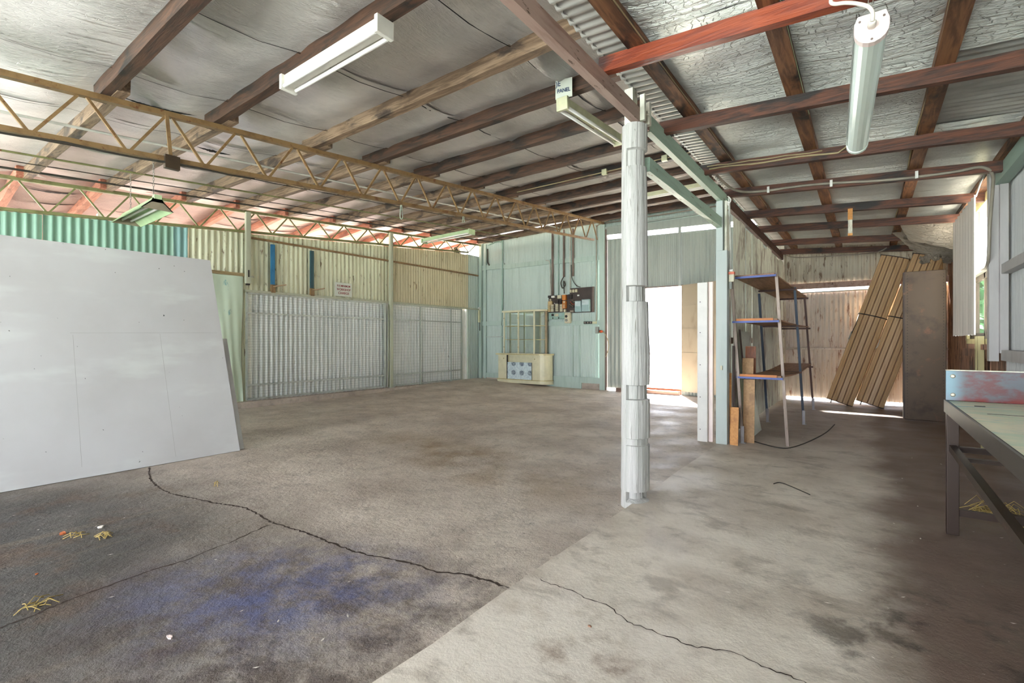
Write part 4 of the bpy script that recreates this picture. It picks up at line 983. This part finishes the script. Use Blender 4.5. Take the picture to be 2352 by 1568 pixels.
# ------------------------------------------------------------------ aisle partition of weathered boards
m = MB(); yy = 6.01; k = 0; r = random.Random(12)
while yy < 11.0:
    w = r.uniform(.36, .5); gap = r.choice([.004, .006, .012, .02]); tilt = r.uniform(-.015, .015); x = -1.345+r.uniform(-.012, .012); y1 = min(yy+w, 11.04)
    n = max(4, int((y1-yy)/.0095)); lo, hi = [], []
    zt = 2.80-r.uniform(0, .05) if k % 3 else 2.74; zb = .02+r.uniform(0, .03)
    for i in range(n+1):
        y = yy+(y1-yy)*i/n; a = .007*cos(2*pi*y/.076)
        lo.append((x+a, y, zb)); hi.append((x+a, y+tilt, zt))
    m.grid([lo, hi]); yy = y1+gap; k += 1
struct(m.build('wall_partition', M['weathered']))
struct(MB().box(-1.46, -1.33, 11.04, 11.36, -.05, 3.12).build('trim_21', M['rear_sheet_up']))
struct(MB().box(-9.5, -9.36, 11.04, 11.14, .0, 3.75).build('trim_22', M['teal_trim']))
struct(MB().beam((-1.40, 6.1, 1.2), (-1.40, 11.0, 1.2), .05, .08).build('trim_12', M['brownboard']))
# rear wall
m = MB().corr((-1.4, YB+.2, 0), (1, 0, 0), 2.7, .058, 2.222, .076, .009, (0, -1, 0)); struct(m.build('wall_rear', M['rear_sheet']))
m = MB().corr((-1.4, YB+.17, 0), (1, 0, 0), 2.7, 2.33, lambda t: zr(-1.4+t)+.215, .09, .011, (0, -1, 0)); struct(m.build('wall_rear_upper', M['rear_sheet_up']))
struct(MB().beam((-1.35, YB+.11, 2.29), (1.2, YB+.11, 2.28), .08, .11).build('trim_13', M['beam_grey']))
struct(MB().tube([(-1.35, YB+.16, 1.04), (1.2, YB+.16, 1.05)], .018).build('trim_14', M['rear_sheet']))
struct(MB().tube([(-1.35, YB+.17, 2.17), (.3, YB+.17, 2.17)], .014).build('trim_15', M['galv']))

# outer wall of the aisle
m = MB().corr((1.12, FY, 0), (0, 1, 0), 11.3, -.02, 2.9, .05, .006, (-1, 0, 0)); struct(m.build('wall_right', M['grey_sheet']))
m = MB()
m.corr((1.16, 8.75, 0), (0, 1, 0), 2.6, -.02, 2.9, .076, .009, (-1, 0, 0)); struct(m.build('wall_right_far', M['brownboard']))
m = MB(); yy = 6.7; r = random.Random(5)
while yy < 8.75:
    w = r.uniform(.14, .2); m.box(1.10+r.uniform(0, .012), 1.14, yy, yy+w-.008, 0, 1.2+r.uniform(-.03, .03)); yy += w
struct(m.build('wall_right_boards', M['brownboard']))
struct(MB().box(1.06, 1.11, 6.62, 8.9, 1.0, 1.1).box(1.02, 1.10, 6.66, 8.3, 1.1, 1.16).build('trim_16', M['brownboard']))
struct(MB().beam((1.05, FY, 2.775), (1.05, 6.55, 2.775), .09, .14).build('trim_17', M['plate_green']))
struct(MB().box(.962, 1.03, 6.50, 6.6, 1.0, 2.85).build('trim_18', M['grey_trim']))
struct(MB().box(1.031, 1.09, 6.46, 6.54, 1.08, 2.70).build('trim_19', M['grey_trim']))
struct(MB().box(1.04, 1.115, FY, 6.48, 1.84, 1.93).box(1.04, 1.115, FY, 6.48, 1.01, 1.11).build('trim_20', M['grey_trim']))
# window
w = thing('window_1', 'narrow weathered window with green garden light behind the hanging sheet', 'window', (1.12, 7.6, 1.2)); w['kind'] = 'structure'
m = MB()
for y in (6.68, 8.62): m.box(1.06, 1.16, y-.05, y+.05, 1.2, 2.82)
m.box(1.06, 1.16, 6.68, 8.62, 1.14, 1.22).box(1.06, 1.16, 6.68, 8.62, 2.74, 2.84); m.build('window_frame', M['window_frame'], w)
MB().box(1.05, 1.15, 6.7, 8.6, 1.98, 2.05).build('transom', M['galv'], w)
m = MB()
for y in (7.0, 7.62, 8.2): m.box(1.09, 1.13, y-.03, y+.03, 1.25, 1.98)
m.box(1.09, 1.13, 6.73, 8.57, 1.22, 1.29).box(1.09, 1.13, 6.73, 8.57, 1.92, 1.98); m.build('sash', M['window_sash'], w)
m = MB()
for y in (7.3, 7.95): m.box(1.09, 1.13, y-.03, y+.03, 2.05, 2.74)
m.build('upper_mullion', M['window_frame'], w)
MB().box(1.108, 1.112, 6.73, 8.57, 1.29, 1.92).build('pane', M['glass'], w)
# garden beyond the window
m = MB(); r = random.Random(2)
for k in range(520):
    cx, cy, cz = r.uniform(1.75, 3.0), r.uniform(10.5, 16), r.uniform(-.1, 2.5); s_ = r.uniform(.15, .32)
    a, b_, c_ = (Vector((r.uniform(-1, 1), r.uniform(-1, 1), r.uniform(-1, 1))).normalized()*s_ for _ in range(3))
    p0 = Vector((cx, cy, cz)); m.poly([p0+a, p0+b_, p0+c_]); m.poly([p0-a, p0+c_, p0-b_])
o = m.build('garden_bush', M['hedge']); tag(o, 'green bush growing outside the narrow window', 'bush')
# hanging corrugated sheet
m = MB().corr((.925, 6.93, 0), (0, 1, 0), 1.52, lambda t: 1.26+.004*sin(40*t), lambda t: 2.74-.0*t, .19, .012, (-1, 0, 0), seg=14)
tag(m.build('hanging_sheet', M['beige_sheet']), 'loose pale corrugated sheet hanging over the narrow window', 'sheet')
tag(MB().tube([(.93, 6.95, 2.72), (.93, 6.7, 2.80), (.94, 6.55, 2.84)], .008).build('sheet_stay', M['galv']), 'thin rod tying the hanging corrugated sheet to the roof', 'rod')
m = MB().box(1.0, 1.05, 7.35, 7.42, .7, 1.25).box(1.0, 1.05, 7.5, 7.56, .8, 1.25); m.tube([(1.02, 7.35, .72), (1.02, 7.25, .68), (1.02, 7.2, .6), (1.02, 7.2, .0)], .02)
tag(m.build('drain_channel', M['window_frame']), 'rusty cream channel and pipe below the narrow window', 'pipe')

# fallen foil in the far corner
m = MB(); r = random.Random(9)
def drape(A, B, C_, D, n, amp, hole=0):
    A, B, C_, D = (Vector(v) for v in (A, B, C_, D)); rows = []
    for i in range(n+1):
        u = i/n; row = []
        for j in range(n+1):
            v = j/n; p = (A*(1-u)+B*u)*(1-v)+(D*(1-u)+C_*u)*v
            p = p+Vector((r.uniform(-1, 1), r.uniform(-1, 1), r.uniform(-1, 1)))*amp; p.z -= .06*sin(pi*u)*sin(pi*v); row.append(p)
        rows.append(row)
    m.grid(rows)
drape((.35, 8.56, 2.86), (1.05, 8.54, 2.80), (1.05, 9.0, 2.44), (.5, 9.0, 2.66), 9, .008)
drape((.3, 9.2, 2.84), (1.05, 9.05, 2.66), (1.0, 9.4, 2.44), (.6, 9.45, 2.54), 10, .012)
for k in range(7):
    x, y, z = r.uniform(.7, .98), r.uniform(9.4, 9.6), r.uniform(2.36, 2.5)
    drape((x-.06, y, z+.05), (x+.05, y-.05, z+.06), (x+.06, y+.03, z-.06), (x-.05, y+.05, z-.05), 4, .018)
tag(m.build('fallen_foil', M['foil_dull']), 'torn silver insulation foil drooping from the roof corner above the rusty plate', 'insulation')

# ------------------------------------------------------------------ shelf rack
s = thing('shelf_rack', 'leaning three-tier shelf rack with blue edges and worn metal legs', 'shelf', (-.93, 7.9, 0))
def leg(xb, xt, y, z1, mt, name='leg'):
    o = MB().beam((xb, y, 0.0), (xt, y, z1), .03, .03, up=(0, 1, 0), n=6, jit=.001).build(name, M[mt], s)
    return o
for (xb, xt, y, z1, mt, ft) in ((-1.16, -1.28, 6.1, 1.90, 'leg_pale', 1), (-.715, -.83, 6.22, 1.98, 'leg_pale', 0), (-1.165, -1.28, 7.9, 1.9, 'leg_blue', 1), (-.715, -.83, 7.98, 1.97, 'leg_blue', 1), (-1.165, -1.27, 9.7, 1.95, 'leg_brown', 1), (-.735, -.87, 9.78, 2.0, 'leg_brown', 1)):
    o = leg(xb, xt, y, z1, mt)
    if ft: 
        MB().box(xb-.02, xb+.035, y-.03, y+.03, 0, .008).build('foot', M['foot'], o)
        MB().box(xb-.018, xb+.016, y-.018, y-.012, 0, .2).build('splice', M['foot'], o)
def xs(z, side): return (-1.165-.115*z/1.9) if side < 0 else (-.715-.115*z/1.95)
for kk, (z, sagf) in enumerate(((.80, .05), (1.45, .015), (1.97, .0))):
    o = None; rows = []; x0, x1 = xs(z, -1)+.01, xs(z, 1)-.005
    for zz in (z-.02, z):
        pass
    m = MB(); n = 18; T, Bt = [], []
    for i in range(n+1):
        y = 6.12+3.68*i/n; dz = -sagf*sin(pi*min(1, i/n*1.0)); 
        T.append([(x0+(x1-x0)*j/3, y, z+dz) for j in range(4)]); Bt.append([(x0+(x1-x0)*j/3, y, z+dz-.016) for j in range(4)])
    m.grid(T, False); m.grid([list(reversed(w_)) for w_ in Bt], False)
    m.grid([[w_[0] for w_ in T], [w_[0] for w_ in Bt]], False); m.grid([[w_[3] for w_ in Bt], [w_[3] for w_ in T]], False)
    m.quad(T[0][0], Bt[0][0], Bt[0][3], T[0][3]); m.quad(T[-1][3], Bt[-1][3], Bt[-1][0], T[-1][0])
    o = m.build('shelf', M['shelfboard'], s)
    MB().box(x0-.03, x1+.02, 6.085, 6.112, z-.042, z-.02).build('edge_bar', M['shelf_blue'], o)
    if kk < 2: MB().box(x0+.01, x1-.04, 6.10, 6.125, z-.02, z+.008).build('edge_strip', M['shelf_orange'], o)
    for yy in (7.94, 9.74): MB().box(x0-.02, x1+.03, yy-.015, yy+.015, z-.045-sagf*.5, z-.018-sagf*.5).build('cross_bar', M['leg_brown'], o)
m = MB().poly([(-1.0, 7.4, .80), (-.86, 7.5, .80), (-.9, 7.75, .815), (-1.05, 7.7, .83)]); m.poly([(-1.0, 7.4, .795), (-1.05, 7.7, .82), (-.9, 7.75, .805), (-.86, 7.5, .79)])
tag(m.build('card_scrap', M['shelfboard']), 'curled brown card scrap lying on the lowest shelf', 'scrap')
pipe('floor_cable', [(-1.12, 6.3, .006), (-.95, 6.15, .006), (-.8, 6.05, .006), (-.68, 6.12, .006), (-.55, 6.6, .006), (-.42, 7.4, .006), (-.36, 8.2, .006)], .006, 'cable_dark', 'thin dark cable curling over the floor under the shelf rack', 'cable')
# panels leaning under the rack
def board(name, label, y0, y1, xb, xt, z1, mt, th=.012, bow=0.):
    m = MB(); n = 8; A, B = [], []
    for i in range(n+1):
        v = i/n; z = z1*v; x = xb+(xt-xb)*v-bow*sin(pi*v)
        A.append([(x, y0, z), (x, y1, z)]); B.append([(x+th, y0, z), (x+th, y1, z)])
    m.grid(A, False); m.grid([r_[::-1] for r_ in B], False)
    for k in (0, 1):
        m.grid([[A[i][k] for i in range(n+1)], [B[i][k] for i in range(n+1)]], False)
    m.quad(A[0][0], A[0][1], B[0][1], B[0][0]); m.quad(A[-1][1], A[-1][0], B[-1][0], B[-1][1])
    return tag(m.build(name, M[mt]), label, 'board', 'offcut panels leaning under the shelf rack')
def fboard(name, label, x0, x1, yb, yt, z0, z1, mt, th=.012):
    m = MB(); m.prism([(0, 0), (x1-x0, 0), (x1-x0, th), (0, th)], (x0, yb, z0), (1, 0, 0), (0, 1, 0), Vector((0, yt-yb, z1-z0)).normalized(), math.hypot(z1-z0, yt-yb))
    return tag(m.build(name, M[mt]), label, 'board', 'offcut panels leaning under the shelf rack')
fboard('offcut_panel', 'short orange wood panel standing on the floor beside the boxed post', -1.262, -1.175, 5.91, 5.96, 0, .43, 'panel_orange')
fboard('offcut_panel', 'tan wood panel with faint lines filling the space below the lowest shelf', -1.17, -1.05, 6.16, 6.2, 0, .74, 'panel_tan')
fboard('offcut_panel', 'red-brown wood panel standing on the lowest shelf behind a tan offcut', -1.19, -1.075, 6.40, 6.42, .80, 1.13, 'panel_redbrown')
fboard('offcut_panel', 'tan wood offcut standing on the lowest shelf before the red-brown panel', -1.20, -1.08, 6.28, 6.30, .80, .99, 'panel_tan')
fboard('offcut_panel', 'narrow orange strip standing tight against the boxed post', -1.300, -1.268, 6.02, 6.03, .0, .82, 'panel_orange')
fboard('offcut_panel', 'dark red batten standing between the orange strips', -1.262, -1.238, 6.03, 6.04, .0, 1.14, 'slat_dark', .02)
board('offcut_panel', 'pale grey ribbed panel leaning on the weathered boards behind the tan panel', 6.62, 7.15, -1.14, -1.29, 1.32, 'panel_grey', bow=.03)
board('offcut_panel', 'ragged dark batten standing at the edge of the grey ribbed panel', 6.53, 6.58, -1.17, -1.29, 1.34, 'slat_dark')

# ------------------------------------------------------------------ leaning shutters and rusty plate
def shutter(label, xb, yb_, xt, yt, zt, w, th, straps):
    base = Vector((xb, yb_, .05)); top = Vector((xt, yt, zt)); ez = (top-base).normalized(); L = (top-base).length
    ex = Vector((1, 0, 0))-ez*ez.x; ex.normalize(); ey = ez.cross(ex)*-1
    if ey.y > 0: ey = -ey
    t = thing('roller_shutter', label, 'shutter', tuple(base), 'rolled shutters leaning on the rear wall')
    n = 5; pf = [(-w/2, -th*.2)]
    prof = []
    for i in range(n):
        a0 = -w/2+w*i/n; a1 = -w/2+w*(i+1)/n; g = w/n
        def cv(a): return th*.5*(1-(2*a/w)**2*.55)
        prof += [(a0+.004, cv(a0)-.012), (a0+.012, cv(a0+.012)), (a0+g*.45, cv(a0+g*.45)), (a0+g*.5, cv(a0+g*.5)-.006), (a0+g*.62, cv(a0+g*.6)-.006), (a0+g*.66, cv(a0+g*.66)), (a1-.012, cv(a1-.012)), (a1-.004, cv(a1)-.012)]
    prof += [(w/2, -th*.5), (-w/2, -th*.5)]
    MB().prism(prof, base, ex, ey, ez, L).build('slat_bundle', M['shutter'], t)
    m = MB()
    for i in range(1, n):
        a = -w/2+w*i/n; m.prism([(a-.004, cv(a)-.014), (a+.004, cv(a)-.014), (a+.004, cv(a)-.006), (a-.004, cv(a)-.006)], base, ex, ey, ez, L)
    m.build('groove', M['shutter_groove'], t)
    for e, nm in ((0, 'end_rail'), (L-.012, 'end_rail')):
        MB().prism([(-w/2-.008, -th*.5), (w/2+.008, -th*.5), (w/2+.008, th*.28), (w*.3, th*.45), (0, th*.56), (-w*.3, th*.45), (-w/2-.008, th*.28)], base+ez*e, ex, ey, ez, .012).build(nm, M['strap'], t)
    for f in straps:
        pts = [base+ez*(L*f)+ex*(w/2*1.03*cos(u))+ey*(th*.56*sin(u) if sin(u) > 0 else th*.52*sin(u)) for u in [2*pi*i/24 for i in range(25)]]
        MB().tube(pts, .009, 6, False).build('strap', M['strap'], t)
    for k in (-.3, .3): MB().tube([base+ex*(w*k), base+ex*(w*k)-ez*.05], .012, 6).build('guide_pin', M['foot'], t)
    return t, base, ex, ey, ez, L
t, base, ex, ey, ez, L = shutter('tan roller shutter bundle with dark strap, fully visible against the rear wall', -.40, 10.72, .42, 10.98, 2.70, .42, .15, (.60,))
MB().prism([(-.03, 0), (.03, 0), (.03, .02), (-.03, .02)], base+ez*(L*.42)-ex*.2+ey*.02, ey, ex*-1, ez, .15).build('bracket', M['grey_box'], t)
MB().tube([base+ez*(L*.6)-ex*.2+ey*.03, base+ez*(L*.52)-ex*.19+ey*.06, base+ez*(L*.46)-ex*.2+ey*.05], .006, 6).build('cord', M['strap'], t)
t, base, ex, ey, ez, L = shutter('tan roller shutter bundle half hidden behind the rusty riveted plate', .05, 10.72, .87, 10.98, 2.68, .42, .15, (.58,))
MB().tube([base+ez*(L*.36)-ex*.215+ey*.04, base+ez*(L*.37)-ex*.20+ey*.09, base+ez*(L*.41)-ex*.20+ey*.09, base+ez*(L*.42)-ex*.215+ey*.04], .008, 8).build('handle', M['label_white'], t)
shutter('tan roller shutter bundle standing upright, only its top showing above the rusty plate', .84, 11.08, .88, 11.13, 2.66, .4, .1, ())
# rusty plate
k = thing('riveted_plate', 'tall rusty brown riveted steel cabinet plate standing before the shutters', 'steel plate', (.70, 9.5, 0))
MB().box(.47, .945, 9.4, 9.60, .005, 2.245).build('sheet', M['locker'], k, .006)
MB().box(.455, .475, 9.392, 9.55, .02, 2.24).build('side_flange', M['black_steel'], k)
m = MB()
for z in [.05+.0435*i for i in range(50)]:
    for x in (.505, .915): m.lathe((x, 9.4, z), [(.005, 0), (.005, .003), (.003, .005)], 6, (0, -1, 0))
m.build('rivets', M['rivet'], k)

# ------------------------------------------------------------------ workbench
b = thing('workbench', 'black steel workbench with worn green top and reddish end board', 'workbench', (.72, 2.85, 0))
X0, X1, Y0, Y1 = .40, 1.0, .9, 4.06
MB().box(X0+.006, X1, Y0, Y1-.006, .80, .823).build('top', M['bench_top'], b, .002)
MB().box(X0+.006, X0+.012, Y0, Y1, .8225, .8265).box(X0+.1, X1, 3.42, 3.426, .8225, .8245).build('seam', M['rivet'], b)
MB().box(X0-.004, X0+.006, Y0, Y1, .752, .828).build('apron', M['steel_edge'], b)
MB().box(X0, X1, Y1-.006, Y1+.002, .752, .822).build('apron', M['steel_edge'], b)
for x in (X0+.002, X1-.062):
    for y in (Y1-.075, Y0+.03):
        MB().box(x, x+.058, y, y+.06, 0, .8).build('leg', M['black_steel'], b, .003)
MB().beam((X0+.03, Y0+.05, .50), (X0+.03, Y1-.06, .535), .035, .04).build('stretcher', M['black_steel'], b)
MB().beam((X1-.06, Y0+.05, .50), (X1-.06, Y1-.06, .535), .035, .04).build('stretcher', M['black_steel'], b)
for y, z, h_ in ((Y1-.05, .53, .035), (Y1-.33, .52, .022), (Y1-.05, .14, .04), (2.6, .52, .03)):
    MB().beam((X0+.03, y, z), (X1-.03, y, z), .03, h_).build('cross_bar', M['black_steel'], b)
MB().beam((X0+.3, Y1-.05, .10), (X1-.02, 3.2, .12), .03, .03).build('cross_bar', M['black_steel'], b)
o = MB().box(X0+.003, X1+.02, Y1-.03, Y1-.005, .826, 1.012).build('end_board', M['splash'], b, .003)
MB().box(X0+.003, X1+.02, Y1-.032, Y1-.004, 1.012, 1.018).build('board_cap', M['weathered'], o)
for z in (.862, .978): MB().lathe((X0+.035, Y1-.03, z), [(.013, 0), (.012, .004), (.006, .007)], 12, (0, -1, 0)).build('bolt', M['bolt'], o)
o = MB().box(.50, .545, 3.78, 3.79, .823, .826).build('steel_offcut', M['rivet']); tag(o, 'small black steel offcut lying on the green bench top', 'offcut')

# ------------------------------------------------------------------ big white board
lean = (.355, 1.0)
wb = thing('white_board', 'large white board leaning beside the mesh gates, bottom edge on the floor', 'board', (-6.1, .8, -.05))
ang = math.atan2(.79, 2.23)
ez = Vector((-sin(ang), 0, cos(ang))); ex = Vector((0, 1, 0)); en = ex.cross(ez)
H = 2.37
o0 = Vector((-5.70, 2.5, -.045))
MB().prism([(-3.6, -.014), (0, -.014), (0, 0), (-3.6, 0)], o0, ex, en, ez, H).build('sheet', M['white_board'], wb)
# joint lines, slightly proud fillets
m = MB()
def fil(u0, v0, u1, v1, w_=.0014):
    a = o0+ex*u0+ez*v0+en*.0004; c_ = o0+ex*u1+ez*v1+en*.0004; d_ = (c_-a).normalized(); s_ = d_.cross(en).normalized()*w_
    m.quad(a-s_, c_-s_, c_+s_, a+s_)
fil(-.05, 1.42, -1.35, 1.40); fil(-.62, .05, -.62, 1.40); fil(-1.35, .1, -1.33, 1.38)
m.build('joint_line', M['seam'], wb)
for u in (-.5, -2.9):
    a = o0+ex*u+ez*1.9-en*.03; MB().beam(a, (a.x-.75, a.y, -.045), .04, .06).build('prop', M['lath'], wb)
MB().prism([(-3.6, -.05), (0, -.05), (0, -.016), (-3.6, -.016)], o0, ex, en, ez, .06).build('back_rail', M['lath'], wb)
MB().prism([(-3.6, -.05), (0, -.05), (0, -.016), (-3.6, -.016)], o0+ez*1.87, ex, en, ez, .06).build('back_rail', M['lath'], wb)
wb2 = MB().prism([(-.9, -.10), (.085, -.10), (.085, -.086), (-.9, -.086)], Vector((-5.70, 2.5, -.03)), ex, en, ez, 1.36).build('low_white_board', M['white_board'])
tag(wb2, 'lower white board whose edge peeps out behind the large white board', 'board')

# ------------------------------------------------------------------ litter on the floor
r = random.Random(21)
def tuft(name, label, cat, x, y, z, mt, n, s_, group=None):
    m = MB()
    for i in range(n):
        a = r.uniform(0, 2*pi); l = s_*r.uniform(.4, 1); h = r.uniform(.004, .35*s_)
        p = Vector((x+r.uniform(-s_, s_)*.35, y+r.uniform(-s_, s_)*.35, z+.003)); d_ = Vector((cos(a), sin(a), 0))
        m.tube([p-d_*l*.5, p+Vector((0, 0, h)), p+d_*l*.5+Vector((0, 0, h*.3))], .0022, 4)
    return tag(m.build(name, M[mt]), label, cat, group)
def flake(name, label, cat, x, y, z, mt, s_, group=None):
    m = MB(); n = 7; top = []
    for i in range(n):
        a = 2*pi*i/n; q_ = s_*r.uniform(.5, 1.); top.append((x+q_*cos(a), y+q_*sin(a)*.7, z+.004+r.uniform(0, .3*s_)))
    bot = [(p[0], p[1], z+.001) for p in top]
    m.poly(top); k_ = len(m.v); m.grid([top+[top[0]], bot+[bot[0]]], False)
    return tag(m.build(name, M[mt]), label, cat, group)
flake('leaf_scrap', 'curled orange dry leaf on the dark floor before the white board', 'leaf', -4.17, .74, -.05, 'leaf', .035)
tuft('straw_tuft', 'small straw tuft trailing from the orange dry leaf', 'straw', -4.05, .78, -.05, 'straw', 9, .09, 'straw tufts')
flake('paper_scrap', 'white paper scrap on the dark floor before the white board', 'paper', -4.11, .92, -.05, 'paper', .03)
tuft('straw_tuft', 'spiky straw tuft just below the white paper scrap', 'straw', -3.9, .88, -.05, 'straw', 16, .09, 'straw tufts')
tuft('straw_tuft', 'flattened yellow straw at the dark front of the floor crack', 'straw', -3.13, .47, -.05, 'straw', 12, .12, 'straw tufts')
tuft('straw_tuft', 'bent pale straw lying beyond the long floor crack', 'straw', -4.52, 1.76, -.05, 'straw', 4, .16, 'straw tufts')
flake('petal_scrap', 'pinkish scrap on the blue-stained floor', 'scrap', -2.35, .75, -.05, 'pinkcap', .018)
flake('seed_scrap', 'tiny orange seed on the dark floor before the white board', 'scrap', -3.56, .53, -.05, 'leaf', .012)
flake('dirt_clod', 'small brown clod on the pale raised slab', 'clod', -.93, 1.8, 0, 'brownboard', .012)
tuft('straw_tuft', 'tangled straw nest on the floor beneath the workbench', 'straw', .72, 4.6, 0, 'straw', 60, .3, 'straw tufts')
pipe('wire_scrap', [(-.62, 4.5, .005), (-.58, 4.55, .01), (-.5, 4.5, .008), (-.35, 4.35, .005)], .004, 'cable_dark', 'bent dark wire scrap lying on the raised slab', 'wire')
m = MB(); 
for i in range(170):
    x, y, z = (r.uniform(-5.4, -1.5), r.uniform(.5, 4.5), -.05) if i % 2 else (r.uniform(-1.3, .9), r.uniform(1.3, 7), 0)
    s_ = r.uniform(.003, .009); a = r.uniform(0, pi); p = Vector((x, y, z+.003)); u_ = Vector((cos(a), sin(a), 0))*s_*r.uniform(1, 2.2); v_ = Vector((-sin(a), cos(a), 0))*s_*.6
    m.poly([p-u_, p-v_, p+u_+Vector((0, 0, .002)), p+v_])
o = m.build('floor_litter', M['paper']); o['kind'] = 'stuff'; tag(o, 'tiny pale flecks of litter strewn over the concrete floor', 'litter')

# ------------------------------------------------------------------ light
W = bpy.data.worlds.new('sky'); SC.world = W; W.use_nodes = True
nt = W.node_tree; nt.nodes.clear(); ow = nt.nodes.new('ShaderNodeOutputWorld'); bg = nt.nodes.new('ShaderNodeBackground')
bg.inputs[0].default_value = (.93, .975, 1.10, 1); bg.inputs[1].default_value = .85
nt.links.new(bg.outputs[0], ow.inputs[0])

sl = bpy.data.lights.new('sun', 'SUN'); sl.energy = 13.0; sl.angle = radians(4); sl.color = (1, .97, .94)
so = bpy.data.objects.new('sun', sl); COL.objects.link(so); so.location = (-10, 20, 25)
so.rotation_euler = Vector((.34, -.72, -1.0)).to_track_quat('-Z', 'Y').to_euler()

# ------------------------------------------------------------------ camera
cam = bpy.data.cameras.new('camera'); co = bpy.data.objects.new('camera', cam); COL.objects.link(co)
co.location = (0, 0, 1.2); co.rotation_euler = (pi/2, 0, radians(36.6))
cam.sensor_width = 36; cam.lens = 1095/2352*36; cam.shift_y = -2/2352; cam.clip_start = .05; cam.clip_end = 200
SC.camera = co
v = SC.view_settings; v.view_transform = 'Standard'; v.look = 'None'; v.gamma = 1; v.use_curve_mapping = False
v.exposure = 3.36
SC.cycles.max_bounces = 10; SC.cycles.diffuse_bounces = 6; SC.cycles.glossy_bounces = 4
